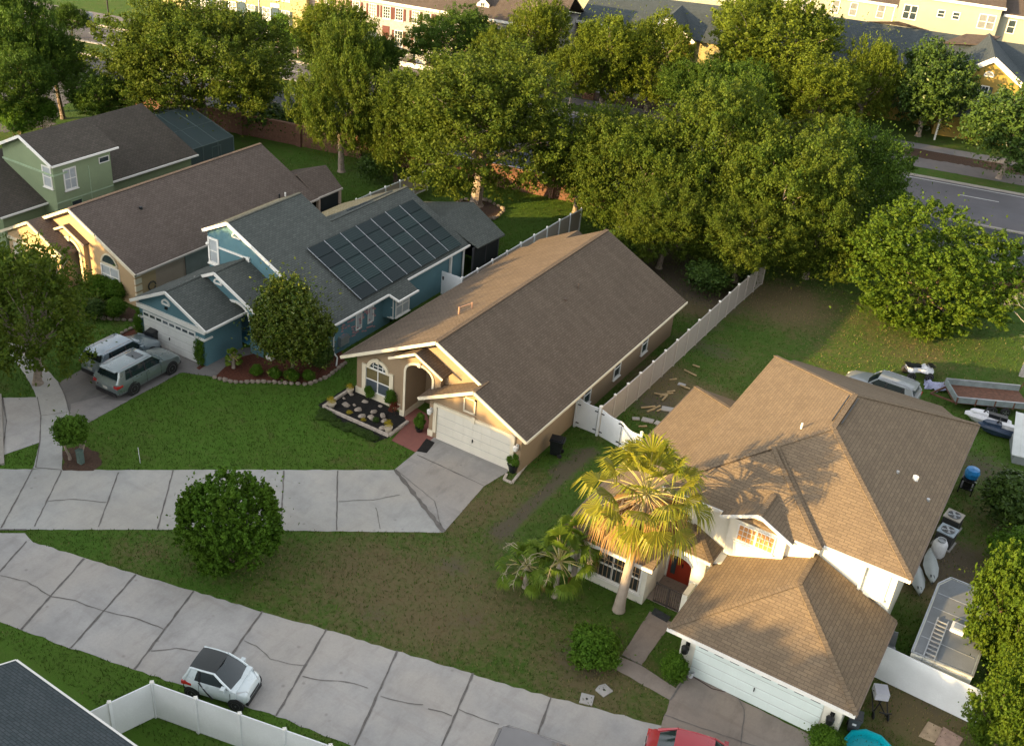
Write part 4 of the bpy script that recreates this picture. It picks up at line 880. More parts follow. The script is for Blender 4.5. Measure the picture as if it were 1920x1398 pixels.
def dirs(rng,n,zmin=-1.):
    d=rng.normal(0,1,(n*3,3));d/=np.linalg.norm(d,axis=1)[:,None];d=d[d[:,2]>zmin][:n];return d
CROWNS={}
def crown(key,seed,mat,R=(6,6,4.5),nl=22,lr=(.26,.42),cl=34,lv=38,size=.2,asp=.55,cr=.085,zmin=-.45,shell=.62,core=.12,flat=1.,point=0,var=(-.34,.2)):
    rng=np.random.default_rng(seed);R=np.array(R)
    D=dirs(rng,nl,zmin);sh=shell*(1+rng.uniform(var[0],var[1],nl))[:,None]
    lobes=D*sh;lobes[0]=(0,0,.1);rr=rng.uniform(lr[0],lr[1],nl);rr[0]=.5
    Cs=[];Ns=[]
    for L,r in zip(lobes,rr):
        k=int(cl*(r/.34)**2);d=dirs(rng,k*2);out=L/(np.linalg.norm(L)+1e-6)
        d=d[(d@out)>-.35][:k];c=L+d*r*(1+rng.uniform(-.25,.1,len(d)))[:,None]
        c[:,2]*=flat
        cc=cr*rng.uniform(.5,1.7,len(c))
        ax=d*.75+out*.25+np.array([0,0,.55])+rng.normal(0,.22,d.shape);ax/=np.linalg.norm(ax,axis=1)[:,None]
        tt=rng.random((len(c),lv))**.8;off=rng.normal(0,1,(len(c),lv,3));off/=np.maximum(1,np.linalg.norm(off,axis=2)/1.5)[:,:,None]
        lat=(.95-.6*tt)[:,:,None]
        pts=c[:,None,:]+ax[:,None,:]*((tt-.35)*2.3)[:,:,None]*cc[:,None,None]+off*lat*.72*cc[:,None,None]
        nn=d[:,None,:]*.5+ax[:,None,:]*.3+off*.75+np.array([0,0,.3])
        keep=rng.random(pts.shape[:2])<rng.uniform(.45,1,len(c))[:,None]
        Cs.append(pts[keep]);Ns.append(nn[keep])
    C=np.concatenate(Cs);Nn=np.concatenate(Ns)
    nc=int(len(C)*core);q=rng.normal(0,.36,(nc,3));C=np.concatenate([C,q]);Nn=np.concatenate([Nn,rng.normal(0,1,(nc,3))])
    if point: C[:,:2]*=(1-point*np.clip(C[:,2:3],0,1))
    me=leaf_mesh(key,C*R,Nn/R,size,asp,mat,rng);CROWNS[key]=(me,R,lobes,rr);return me
for i in range(3): crown('oak%d'%i,11+i,leaf_oak,(6,6,4.6),38,(.19,.34),54,92,.165,.62,.062,zmin=-.62,shell=.70)
crown('oakd',21,leaf_oakd,(6,6,4.6),34,(.2,.36),50,62,.20,.62,.065,zmin=-.62,shell=.68)
for i in range(2): crown('far%d'%i,31+i,leaf_far,(5.5,5.5,5.5),34,(.2,.34),46,50,.23,.6,.068,zmin=-.85,shell=.68)
crown('round',41,leaf_round,(5,5,4.2),50,(.19,.3),56,50,.20,.62,.045,zmin=-.9,shell=.78,var=(-.1,.07))
crown('mag',51,leaf_mag,(2.6,2.6,3.2),30,(.26,.36),46,50,.20,.5,.07,zmin=-.9,shell=.6,core=.25)
crown('magd',52,leaf_magd,(4.5,4.5,5),30,(.25,.38),40,32,.34,.5,.08,zmin=-.8,shell=.62)
crown('ball',61,leaf_hedge,(2.9,2.9,2.7),60,(.22,.28),48,26,.19,.6,.04,zmin=-.97,shell=.80,core=.15,var=(-.06,.04))
crown('bush',62,leaf_hedge,(1,1,.8),16,(.32,.45),34,26,.115,.55,.11,zmin=-.3,shell=.55,core=.3)
crown('bushd',63,leaf_magd,(1,1,.8),16,(.32,.45),32,24,.13,.55,.11,zmin=-.3,shell=.55,core=.3)
crown('bright',64,leaf_bright,(2.2,2.2,1.9),20,(.28,.4),36,32,.2,.35,.1,zmin=-.5,shell=.6)
crown('small',65,leaf_bright,(1.2,1.2,1.1),18,(.3,.42),34,28,.13,.6,.09,zmin=-.7,shell=.6)
crown('topiary',66,leaf_hedge,(.35,.35,.8),20,(.25,.4),20,18,.05,.6,.08,zmin=-1,shell=.6,core=.3)
crown('yellow',67,leaf_round,(4,4,4),40,(.22,.34),44,34,.24,.6,.065,zmin=-.95,shell=.72)
crown('sparse',68,leaf_oak,(5,5,4.6),30,(.22,.34),36,34,.24,.6,.08,zmin=-.7,shell=.68,core=.08)
def htat(g,px,py):
    d=ray(px,py);t=(g[0]*d[0]+g[1]*d[1])/(d[0]**2+d[1]**2);return CH+t*d[2]
rt=random.Random(77)
def limb(m_,a,b_,r0,r1,n=6,wob=.25,seg=4):
    a=Vector(a);b_=Vector(b_);L=(b_-a).length;pts=[a]
    for k in range(1,seg):
        p=a.lerp(b_,k/seg);p+=Vector((rt.uniform(-1,1),rt.uniform(-1,1),rt.uniform(-.4,1)))*L*wob*.22;pts.append(p)
    pts.append(b_);m_.tube(pts,[r0+(r1-r0)*(k/seg)**.7 for k in range(seg+1)],n,cap=False);return pts
def plant(name,label,cat,key,loc,zc,rx,rz,group=None,trunk=True,tr=None,bk=None,limbs=12,ry=None,multi=1):
    me,R,lob,rr=CROWNS[key]
    t=thing(name,label,cat,(loc[0],loc[1],0),rt.uniform(0,6.28),group)
    o=bpy.data.objects.new('crown' if trunk else 'foliage',me);COL.objects.link(o);o.parent=t
    sc=(rx/R[0],(ry or rx)/R[1],rz/R[2]);o.location=(0,0,zc);o.scale=sc
    if trunk:
        m_=MB();r=tr or max(.08,.035*rx+.06*zc/3);f=Vector((rt.uniform(-.1,.1)*rx,rt.uniform(-.1,.1)*rx,max(.6,zc-rz*.55)))
        for k in range(multi):
            off=Vector((rt.uniform(-.3,.3),rt.uniform(-.3,.3),0))*(0 if multi==1 else 1)
            m_.tube([off+Vector((0,0,-.05)),off+Vector((0,0,.25)),off*1.3+f*.5+Vector((rt.uniform(-.1,.1),rt.uniform(-.1,.1),0)),f+off*2],[r*1.5/multi**.5,r*1.05/multi**.5,r*.9/multi**.5,r*.75/multi**.5],9)
        idx=list(range(1,len(lob)));rt.shuffle(idx)
        for k in idx[:limbs]:
            e=Vector((lob[k][0]*rx,lob[k][1]*(ry or rx),lob[k][2]*rz+zc))
            pts=limb(m_,f,f.lerp(e,.96),r*.5,r*.10)
            for j in range(2):
                e2=e+Vector((rt.uniform(-1,1)*rx,rt.uniform(-1,1)*rx,rt.uniform(-.3,1)*rz))*.26;limb(m_,pts[2+j],e2,r*.2,r*.05,4,seg=3)
        m_.build('trunk',bk or bark,t,uv=False,fix=False)
    return t
def ptree(name,label,cat,key,cx,cy,w_,h_,base=None,zc=None,group=None,**k):
    if base: g=P(*base);zc=htat(g,cx,cy)
    else: g=P(cx,cy,zc)
    D=dist((g[0],g[1],zc));th=math.atan2(CH-zc,math.hypot(g[0],g[1]));rx=w_/2*D/F
    hv=(h_/2*D/F)**2-(rx*math.sin(th))**2;rz=math.sqrt(max(hv,(.5*rx)**2))/math.cos(th)
    rz=min(rz,zc*.98) if not k.get('low') else rz
    k.pop('low',0)
    return plant(name,label,cat,key,g,zc,rx,rz,group,**k)
TG='trees between the back gardens and the main road'
ptree('oak_tree','broad olive oak directly behind the dark pool cage','tree','oak0',378,116,325,245,zc=6.6,group=TG)
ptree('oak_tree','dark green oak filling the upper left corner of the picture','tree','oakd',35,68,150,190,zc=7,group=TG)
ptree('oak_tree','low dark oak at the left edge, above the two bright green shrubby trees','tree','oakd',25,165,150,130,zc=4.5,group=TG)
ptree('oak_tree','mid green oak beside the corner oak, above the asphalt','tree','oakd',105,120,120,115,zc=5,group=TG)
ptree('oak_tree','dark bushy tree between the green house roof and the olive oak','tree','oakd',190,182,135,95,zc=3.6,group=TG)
ptree('oak_tree','slender olive oak with trunk in the lawn behind the long brown roof','tree','oak1',636,175,175,260,base=(640,322),group=TG,bk=barkpale)
ptree('oak_tree','wide spreading oak with orange sunlit limbs in a stone-ringed bed','tree','oak2',885,225,375,285,base=(892,385),group=TG,bk=barkpale,limbs=22,tr=.5)
ptree('oak_tree','low olive crown hanging left of the wide spreading oak','tree','oak1',745,245,130,190,zc=4.5,group=TG)
for i,(cx,cy,w_,h_,z_,kk,lb) in enumerate(((1180,320,260,250,5.2,'oak0','olive oak behind the far end of the tan house roof'),(1330,300,290,280,6.4,'oak1','tall olive oak in the middle of the back-garden grove'),
   (1480,360,290,280,5.6,'oak2','wide olive oak over the end of the pale back fence'),(1605,345,215,270,5.0,'oakd','dark oak between the grove and the main road'),
   (1250,415,190,170,3.8,'oak2','low front oak of the grove with drooping foliage over the bare ground'),(1395,440,220,170,3.8,'oak0','low front oak whose branches reach the pale fence'),(1530,440,190,190,3.6,'oak1','low oak of the grove beside the rounded tree'),(1090,300,150,150,4.6,'oak1','small olive oak left of the grove, beside the spreading oak'))):
    ptree('oak_tree',lb,'tree',kk,cx,cy,w_,h_,zc=z_,group=TG,bk=barkpale,limbs=14)
ptree('round_tree','dense rounded yellow-green tree on the lawn near the parked wagon','tree','round',1748,500,318,275,zc=4.1,limbs=8)
FG='trees beyond the main road'
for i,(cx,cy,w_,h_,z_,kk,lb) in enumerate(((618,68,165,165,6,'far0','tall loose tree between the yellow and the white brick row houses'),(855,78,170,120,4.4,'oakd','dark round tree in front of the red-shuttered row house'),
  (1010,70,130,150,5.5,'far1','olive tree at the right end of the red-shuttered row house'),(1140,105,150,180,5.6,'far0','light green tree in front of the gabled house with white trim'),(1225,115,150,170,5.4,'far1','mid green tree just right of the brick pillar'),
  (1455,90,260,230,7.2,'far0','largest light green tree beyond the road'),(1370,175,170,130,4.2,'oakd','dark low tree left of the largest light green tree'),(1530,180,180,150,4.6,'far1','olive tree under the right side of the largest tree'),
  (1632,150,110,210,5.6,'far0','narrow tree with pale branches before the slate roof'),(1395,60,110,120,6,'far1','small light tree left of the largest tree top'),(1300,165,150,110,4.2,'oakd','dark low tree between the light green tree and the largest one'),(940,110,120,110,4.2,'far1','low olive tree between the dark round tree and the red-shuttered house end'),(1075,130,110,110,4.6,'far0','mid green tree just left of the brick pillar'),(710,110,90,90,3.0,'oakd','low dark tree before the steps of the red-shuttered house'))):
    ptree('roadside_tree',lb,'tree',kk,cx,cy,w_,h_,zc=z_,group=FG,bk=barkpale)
ptree('magnolia_tree','dark magnolia with bronze top left of the ochre gable','tree','magd',1745,170,150,200,zc=5.0,group='magnolias before the ochre house',bk=barkpale)
ptree('magnolia_tree','dark magnolia with white flowers at the right edge, below the ochre gable','tree','magd',1868,240,165,185,base=(1872,335),group='magnolias before the ochre house',bk=barkpale)
ptree('street_tree','small dark tree on the verge beside the white road sign','tree','oakd',137,38,62,66,base=(136,72))
CG='young street trees before the yellow row house'
for (cx,cy,w_,h_,b_,lb) in ((446,44,36,36,(446,84),'first young street tree from the left before the yellow row house'),(480,46,40,40,(481,96),'second young street tree, before the blue door'),(526,52,42,46,(526,100),'third young street tree, the fullest of the row'),(560,72,36,36,(562,108),'fourth young street tree, nearest the tall loose tree')):
    ptree('young_tree',lb,'tree','small',cx,cy,w_,h_,base=b_,group=CG,bk=barkpale,multi=3,limbs=6)
for i,(cx,cy,w_,h_,lb) in enumerate(((500,222,90,60,'dark bush on the brick wall behind the lawn, right of the olive oak'),(560,232,80,60,'grey-green bush leaning on the brick wall'),(700,315,60,50,'bush at the end of the garden fence under the spreading oak'),(1150,470,110,60,'dark undergrowth bush behind the tan house'),(1330,520,90,60,'green bush growing through the far end of the pale fence'),(660,250,60,60,'bush behind the slender oak'))):
    ptree('garden_bush',lb,'bush','bushd',cx,cy,w_,h_,zc=1.3,trunk=False,group='bushes along the brick wall')
ptree('shrubby_tree','bright green feathery tree behind the green house, at the left edge','tree','bright',28,222,72,66,zc=2.2,multi=3,limbs=6)
ptree('shrubby_tree','bright green feathery tree behind the green house, nearer the asphalt','tree','bright',78,216,56,58,zc=2.2,multi=3,limbs=6)
ptree('street_oak','sparse light-leaved oak over the sidewalk at the left edge','tree','sparse',50,590,260,300,zc=4.4,limbs=16,bk=barkpale)
ptree('garden_magnolia','bronze-green magnolia in the red mulch bed before the blue house','tree','mag',545,604,156,175,base=(548,704),multi=1,tr=.12)
ptree('clipped_tree','large round clipped green tree on the grass between lane and street','tree','ball',430,976,184,184,zc=2.3,limbs=4)
ptree('mailbox_tree','small multi-stemmed green tree beside the sidewalk','tree','small',134,806,64,62,base=(142,862),multi=4,limbs=6,tr=.14,bk=barkpale)
ptree('hedge_tree','yellow-green sunlit tree in the lower right corner','tree','yellow',1908,1150,165,300,zc=3.6,limbs=8)
ptree('hedge_tree','darker green tree below the sunlit one, lower right corner','tree','yellow',1897,1330,140,190,zc=2.8,limbs=8)
ptree('side_bush','dark green bush at the right edge beside the air conditioners','bush','bushd',1905,945,120,120,zc=1.4,trunk=False)
ptree('side_bush','small bush at the right edge above the sunlit tree','bush','bush',1915,1040,100,90,zc=1.2,trunk=False)
ptree('lawn_shrub','low dense green shrub on the patchy lawn beside the walkway','shrub','bush',1115,1212,98,80,zc=.75,trunk=False)
ptree('walk_shrub','round green shrub at the left corner of the mint garage door','shrub','bush',1263,1250,50,58,zc=.7,trunk=False)
ptree('corner_shrub','green shrub at the right corner of the mint garage','shrub','bush',1548,1388,64,44,zc=.6,trunk=False)
for (cx,cy,w_,h_,kk,lb) in ((188,537,60,46,'bush','bright shrub left under the window of the cream house'),(218,545,44,46,'bush','bright shrub right under the window of the cream house'),(178,578,48,40,'bushd','dark shrub in front of the bright pair at the cream house'),(216,578,38,36,'bush','flowering green shrub at the edge of the cream house bed')):
    ptree('bed_shrub',lb,'shrub',kk,cx,cy,w_,h_,zc=.7,trunk=False,group='shrubs under the cream house window')
ptree('column_shrub','clipped column shrub at the right corner of the blue garage','shrub','topiary',374,660,24,48,zc=.95,trunk=False)
ptree('column_shrub','clipped column shrub at the left corner of the blue garage','shrub','topiary',262,607,24,50,zc=.95,trunk=False)
for (cx,cy,w_,lb) in ((481,694,23,'first small round shrub from the left in the red mulch bed'),(515,699,24,'second small round shrub from the left in the red mulch bed'),(546,703,28,'third and largest small round shrub in the red mulch bed'),(578,704,23,'fourth small round shrub in the red mulch bed')):
    ptree('round_shrub',lb,'shrub','bush',cx,cy,w_,w_+3,zc=.35,trunk=False,group='small round shrubs in the red mulch bed')
ptree('magnolia_hedge','dark dense shrub right of the magnolia by the blue wall','shrub','bushd',604,668,44,50,zc=.8,trunk=False)
# ---- fan palms
def fan(m_,base,dirv,pet,rad_,droop,nb=22,wid=.055,spread=150):
    base=Vector(base);d=Vector(dirv).normalized();up=Vector((0,0,1))
    side=d.cross(up).normalized();nrm=side.cross(d).normalized()
    tip=base+d*pet-Vector((0,0,droop*pet*.35))
    m_[1].tube([base,base.lerp(tip,.5)+Vector((0,0,pet*.06)),tip],[.035,.025,.018],5,cap=False)
    for k in range(nb):
        a=rad(-spread/2+spread*k/(nb-1))+rt.uniform(-.04,.04);bd=(d*math.cos(a)+side*math.sin(a)).normalized();L=rad_*rt.uniform(.82,1.08)*(1-.25*abs(a)/2)
        p0=tip;p1=tip+bd*L*.55-Vector((0,0,droop*L*.13));p2=tip+bd*L*(1-.35*droop)-Vector((0,0,L*(.18+.62*droop)))
        w_=side*math.cos(a)*wid-d*math.sin(a)*wid
        pl=nrm*wid*.6*(1 if k%2 else -1)
        m_[0].quad(p0-w_*.15,p0+w_*.15,p1+w_+pl,p1-w_);m_[0].quad(p1-w_,p1+w_+pl,p2+w_*.12,p2-w_*.12)
leaf_ypalm=leafmat('young_palm_leaf',(.06,.125,.014),(.14,.20,.02),None,.3,.45)
def fanpalm(name,label,loc,H_,cr,n,ndead,seed,lean=(0,0),r0=.28,r1=.16,dead=True,stalks=0,lm=None):
    global rt
    rt=random.Random(seed);t=thing(name,label,'palm',(loc[0],loc[1],0))
    top=Vector((lean[0],lean[1],H_))
    tr=MB().tube([(0,0,-.05),(0,0,.12),(lean[0]*.05,lean[1]*.05,.7),(lean[0]*.5,lean[1]*.5,H_*.5),tuple(top*.94),tuple(top)],[r0*1.35,r0*1.2,r0,(r0+r1)/2,r1,r1*.9],12)
    smooth_by_angle(tr.build('trunk',M('palm_trunk',(.36,.30,.24),.9,.15,3,.5),t),60)
    G=(MB(),MB());Dd=(MB(),MB())
    for k in range(n):
        az=k*2.39996+rt.uniform(-.2,.2);f=(k+.5)/n;el=rad(82-104*f)+rt.uniform(-.12,.12);d=Vector((math.cos(az)*math.cos(el),math.sin(az)*math.cos(el),math.sin(el)))
        fan(G,top,d,cr*rt.uniform(.38,.66),cr*.44,.12+.55*f,28,.035,160)
    for k in range(ndead):
        az=k*2.39996+rt.uniform(-.3,.3);el=rad(rt.uniform(-60,0));d=Vector((math.cos(az)*math.cos(el),math.sin(az)*math.cos(el),math.sin(el)))
        fan(Dd,top-Vector((0,0,rt.uniform(0,.3))),d,cr*.5*rt.uniform(.5,1.1),cr*.36,.95,18,.035,130)
    G[0].build('fronds',lm or leaf_palm,t,uv=False,fix=False);G[1].build('frond_stems',M('palm_stem',(.34,.30,.10),.6,.2),t,uv=False,fix=False)
    if ndead: Dd[0].build('dead_fronds',leaf_dead,t,uv=False,fix=False);Dd[1].build('dead_stems',M('dead_stem',(.30,.20,.10),.8,.2),t,uv=False,fix=False)
    if stalks:
        s_=MB()
        for k in range(stalks):
            az=rt.uniform(0,6.28);q=[top+Vector((math.cos(az)*r_,math.sin(az)*r_,z_))*cr for r_,z_ in ((0,0),(.35,.35),(.7,.35),(.95,.05))];s_.tube(q,[.02,.016,.012,.006],4,cap=False)
            for j in range(16):
                p=q[2].lerp(q[3],rt.random());s_.tube([p,p+Vector((rt.uniform(-.2,.2),rt.uniform(-.2,.2),rt.uniform(-.3,.05)))],[.008,.004],3,cap=False)
        s_.build('seed_stalks',leaf_dry,t,uv=False,fix=False)
    return t
g=P(1160,1143);Ht=htat(g,1213,925)
c1_=P(1213,925,Ht)
fanpalm('fan_palm','tall fan palm with sunlit fronds and brown skirt before the white house',g,Ht,3.3,38,36,5,lean=(c1_[0]-g[0],c1_[1]-g[1]),r0=.24,r1=.15,stalks=2)
for i,(b_,tx,ty,cr,lb) in enumerate((((1040,1118),1040,1050,1.35,'young fan palm nearest the barred window, middle of a clump of three'),((985,1100),985,1060,1.1,'young fan palm on the outer left of the clump of three'),((1075,1085),1045,1010,1.2,'young fan palm at the back of the clump, tallest of three'))):
    g=P(*b_);fanpalm('young_palm',lb,g,max(.7,htat(g,tx,ty)),cr*1.5,22,2,20+i,r0=.13,r1=.12,stalks=6,lm=leaf_ypalm)['group']='clump of young fan palms before the white house'
g=P(438,690);fanpalm('sago_palm','small bright sago palm at the left end of the red mulch bed',g,.75,.7,18,0,33,r0=.09,r1=.08,lm=leaf_ypalm)
# bare grey tree at the right edge
g=P(1915,705);t=thing('bare_tree','leafless pale grey tree at the right edge above the trailer','tree',g)
rt=random.Random(9);m_=MB();m_.tube([(0,0,0),(0,.1,1.2),(.1,.1,2.4)],[.16,.12,.09],7)
def rec(p,d,L,r,k):
    e=p+d*L;limb(m_,p,e,r,r*.55,4,seg=3)
    if k:
        for j in range(3): rec(e,(d+Vector((rt.uniform(-1,1),rt.uniform(-1,1),rt.uniform(-.5,.6)))*.75).normalized(),L*.72,r*.55,k-1)
for j in range(5): rec(Vector((.1,.1,rt.uniform(1.6,2.4))),Vector((rt.uniform(-1,1),rt.uniform(-1,1),.5)).normalized(),1.0,.05,4)
t.scale=(1.25,1.25,1.25);m_.build('branches',M('bleached_wood',(.34,.31,.28),.9,.2,4),t,uv=False,fix=False)
# ---- unseen trees added sunward outside the frame, placed and sized to shade the ground
rt=random.Random(123)
def offtree(u_,v_,h_,r_,k): plant('street_tree','unseen oak placed sunward of the scene to shade it','tree',k,(u_,v_),h_-r_*.75,r_,r_*.8,group='unseen oaks placed on the sunward side for shade',limbs=6)
crown('screen',81,leaf_oakd,(6,6,5),40,(.3,.42),40,26,.5,.7,.09,zmin=-.9,shell=.7)
for i,(t_,h_) in enumerate(((-34,12.3),(-27,12.3),(-20,12.4),(-13,12.4),(-7,12.3),(-1,11.3),(5,11.2),(11,11.1),(17,11.3),(23.5,13.3),(29,13.2),(34.5,12.4),(41.5,6.0),(50,12.8),(57,12.5),(64,12))):
    bx,by=-34-.866*t_,-3+.5*t_;r_=rt.uniform(4.6,5.4)
    plant('street_tree','unseen oak placed sunward of the scene to shade it','tree','screen',(bx+rt.uniform(-1,1),by+rt.uniform(-1,1)),h_*.53,r_,h_*.47,group='unseen oaks placed on the sunward side for shade',limbs=5)
for i,t_ in enumerate((-30,-17,-4,9,22)):
    bx,by=-41-.866*t_,-15+.5*t_
    plant('street_tree','unseen oak placed sunward of the scene to shade it','tree','screen',(bx,by),6.6,5.2,rt.uniform(5,6.2),group='unseen oaks placed on the sunward side for shade',limbs=5)
# ------------------------------------------------------------------ VEHICLES
def paint(name,col,metal=.6,rough=.28):
    m,n,b=nodes(name);b.inputs['Base Color'].default_value=(*col,1);b.inputs['Metallic'].default_value=metal;b.inputs['Roughness'].default_value=rough
    b.inputs['Coat Weight'].default_value=1;b.inputs['Coat Roughness'].default_value=.06
    f=tex(n,scale=2.5,detail=5);n.links.new(mixc(n,ramp(n,f,(.3,0),(.8,.35)),col,mul(col,.75)),b.inputs['Base Color'])
    f=tex(n,scale=1.2,detail=3);n.links.new(ramp(n,f,(.3,rough*.8),(.7,rough*1.5)),b.inputs['Roughness']);MATS[name]=m;return m
carglass=glass('car_glass',(.012,.022,.025),.04);redl=M('tail_light_red',(.45,.02,.02),.25,.1,coat=1);headl=glass('headlight',(.55,.57,.58),.1)
plate=M('number_plate',(.55,.55,.5),.4,.1);grillem=M('grille_black',(.02,.02,.022),.5,.2)
def wheel(root,x,y,r,side,w_=.23):
    prof=[(r*.62,-w_/2),(r*.9,-w_/2),(r,-w_*.32),(r,w_*.32),(r*.9,w_/2),(r*.62,w_/2)]
    t=MB().lathe(prof,(x,y,r),22,'y').build('wheel',rubber,root);smooth_by_angle(t,30)
    s=side;m_=MB().lathe([(r*.66,s*w_*.32),(r*.66,s*w_*.5),(r*.60,s*w_*.5),(r*.56,s*w_*.36)],(x,y,r),20,'y')
    for k in range(5):
        a=2*math.pi*k/5+.3;m_.beam((x,y+s*w_*.42,r),(x+r*.6*math.cos(a),y+s*w_*.42,r+r*.6*math.sin(a)),r*.16,.03,up=(0,1,0))
    m_.lathe([(0,s*w_*.44),(r*.14,s*w_*.44),(r*.14,s*w_*.5),(0,s*w_*.5)],(x,y,r),10,'y').build('rim',alloy,t)
def car(name,label,loc,rz,L=4.95,W=1.93,H=1.73,mat=None,wb=2.85,fo=.95,wr=.38,belt=1.12,hood=1.05,wbx=1.0,rfx=.3,rrx=-2.05,rbx=-2.38,rails=True,roofmat=None,sunroof=False,noseh=.78,group=None,bpil=(-.35,-1.35),qp=.55,tg=True,zb=.28):
    t=thing(name,label,'car',loc,rz,group);xf=L/2;xr=-L/2;w=W/2
    # body loft
    st=[]
    fx=xf-fo;rx_=fx-wb
    prof=[(xr,.55,belt-.22,.80,0),(xr+.05,.42,belt-.08,.90,0),(xr+.25,zb+.04,belt,.97,.0),(rx_,zb,belt,1.0,.0),(rx_+wb*.5,zb,belt-.01,1.0,0),(wbx,zb,belt-.02,1.0,.0),(wbx+.15,zb,belt-.03,.995,.02),(fx,zb,hood-.06,.985,.05),(xf-.42,zb,hood-.13,.95,.06),(xf-.14,zb+.03,noseh,.86,.05),(xf-.02,.36,noseh-.12,.72,.03),(xf,.45,noseh-.22,.66,0)]
    rows=[]
    for x,z0,z1,ww,cr in prof:
        a=w*ww;zm=z0+(z1-z0)*.5
        half=[(0,z0),(a*.86,z0),(a*.965,z0+.12*(z1-z0)+.02),(a*1.0,zm),(a*.985,z0+(z1-z0)*.8),(a*.94,z1),(a*.80,z1+cr*.5+.012),(a*.4,z1+cr+.025),(0,z1+cr+.032)]
        ring=[(x,y,z) for y,z in half]+[(x,-y,z) for y,z in half[-2:0:-1]]
        rows.append(ring)
    b_=MB().grid(rows,closed=True);n_=len(rows[0]);b_.f.append(tuple(range(n_)));b_.f.append(tuple(range(len(b_.v)-n_,len(b_.v))))
    bo=smooth_by_angle(b_.build('body',mat,t),38)
    # greenhouse
    wbm=w*.90;wt=w*.74;zr=H-.045;k=MB();zbv=belt-.03
    def row(z,f,wd,xa,xb,bow):
        return [(xb,-wd,z),(xb-.05*bow,0,z),(xb,wd,z),(xa*.0+xb+(xa-xb)*.5,wd*1.01,z),(xa,wd,z),(xa+.14*bow,0,z),(xa,-wd,z),(xb+(xa-xb)*.5,-wd*1.01,z)]
    zm=(zbv+zr)/2
    rws=[row(zbv,0,wbm,wbx,rbx,1),row(zm,0,(wbm*.55+wt*.45)*1.015,(wbx*.52+rfx*.48),(rbx*.45+rrx*.55)-.0,1),row(zr,0,wt,rfx,rrx,.6)]
    k.grid(rws,closed=True);gh=smooth_by_angle(k.build('window_glass',carglass,t),30)
    # roof
    R_=[]
    for i in range(7):
        f=i/6;x=rrx-.05+(rfx+.04-rrx+.05)*f;zc=zr+.035+.035*math.sin(math.pi*(f*.8+.15))
        wd=wt*(1.02 if 0<i<6 else .97)
        R_.append([(x,-wd,zr-.03),(x,-wd*.93,zc-.028),(x,-wd*.5,zc),(x,0,zc+.008),(x,wd*.5,zc),(x,wd*.93,zc-.028),(x,wd,zr-.03)])
    rf=smooth_by_angle(MB().grid(R_).build('roof',roofmat or mat,t),40)
    pl=MB()
    for s in (-1,1):
        q=[(wbx,s*wbm,zbv),((wbx*.52+rfx*.48),s*(wbm*.55+wt*.45)*1.02,zm),(rfx,s*wt,zr)]
        pl.tube([(p[0],p[1]*1.005,p[2]+.01) for p in q],[.05,.045,.045],6)
        q=[(rbx,s*wbm,zbv),((rbx*.45+rrx*.55),s*(wbm*.55+wt*.45)*1.02,zm),(rrx,s*wt,zr)];pl.tube(q,[.10,.075,.06],6)
        pl.tube([(rfx,s*wt*1.0,zr),((rfx+rrx)/2,s*wt*1.03,zr+.01),(rrx,s*wt,zr)],.04,6)
    pl.build('pillar',mat,t)
    for s in (-1,1):
        yb,ym,yt_=wbm,(wbm*.55+wt*.45)*1.015,wt
        q=[(rbx-.01,s*yb,zbv),(rbx+qp,s*yb,zbv),(rrx+qp*.75,s*(yt_+.004),zr),(rrx-.04,s*yt_,zr)]
        if qp: MB().prism([(p[0],p[1]+s*.012+ (s*.03 if i<2 else 0),p[2]) for i,p in enumerate(q)],(0,-s*.04,0)).build('rear_quarter',mat,t)
    if tg:
        fz=.36;MB().prism([(rbx-.02,-wbm*.97,zbv),(rbx-.02,wbm*.97,zbv),(rbx+(rrx-rbx)*fz*.9-.03,(wbm+(wt-wbm)*fz)*.97,zbv+(zr-zbv)*fz),(rbx+(rrx-rbx)*fz*.9-.03,-(wbm+(wt-wbm)*fz)*.97,zbv+(zr-zbv)*fz)],(-.05,0,0)).build('tailgate',mat,t)
        MB().box(rrx-.2,rrx+.02,-wt*.85,wt*.85,zr-.01,zr+.045).build('rear_spoiler',mat,t)
    bp=MB()
    for x in bpil:
        for s in (-1,1): bp.beam((x,s*wbm*1.005,zbv),(x,s*(wbm*.55+wt*.45)*1.03,zm),.09,.03,up=(0,1,0)).beam((x,s*(wbm*.55+wt*.45)*1.03,zm),(x-.02,s*wt*1.015,zr-.02),.09,.03,up=(0,1,0))
    if bpil: bp.build('door_pillar',grillem,t)
    if rails:
        for s in (-1,1): MB().tube([(rfx-.1,s*wt*.9,zr+.05),(rfx-.25,s*wt*.9,zr+.1),(rrx+.3,s*wt*.9,zr+.1),(rrx+.12,s*wt*.9,zr+.05)],.022,6).build('roof_rail',alloy,t)
    if sunroof: MB().box(rfx-.85,rfx-.25,-wt*.55,wt*.55,zr+.058,zr+.075).build('sunroof',carglass,rf)
    # wheels & arches
    for x in (fx,rx_):
        for s in (-1,1):
            MB().lathe([(wr*1.17,s*-.02),(wr*1.17,s*.012),(0,s*.012)],(x,s*w*.985,wr+.02),22,'y').build('wheel_arch',grillem,bo)
            wheel(t,x,s*(w-.095),wr,s,.22)
    # door cuts
    dc=MB()
    for x in ([.72]+list(bpil)):
        for s in (-1,1): dc.beam((x,s*(w*1.001),zb+.12),(x,s*(w*.992),belt-.1),.014,.012,up=(0,1,0))
    dc.build('door_seam',grillem,bo)
    hd=MB()
    for x in ((.5,-.75) if len(bpil)>1 else (-.2,)):
        for s in (-1,1): hd.box(x-.35,x-.15,s*w*.985-.02,s*w*.985+.02,belt-.2,belt-.165)
    hd.build('door_handle',mat,bo)
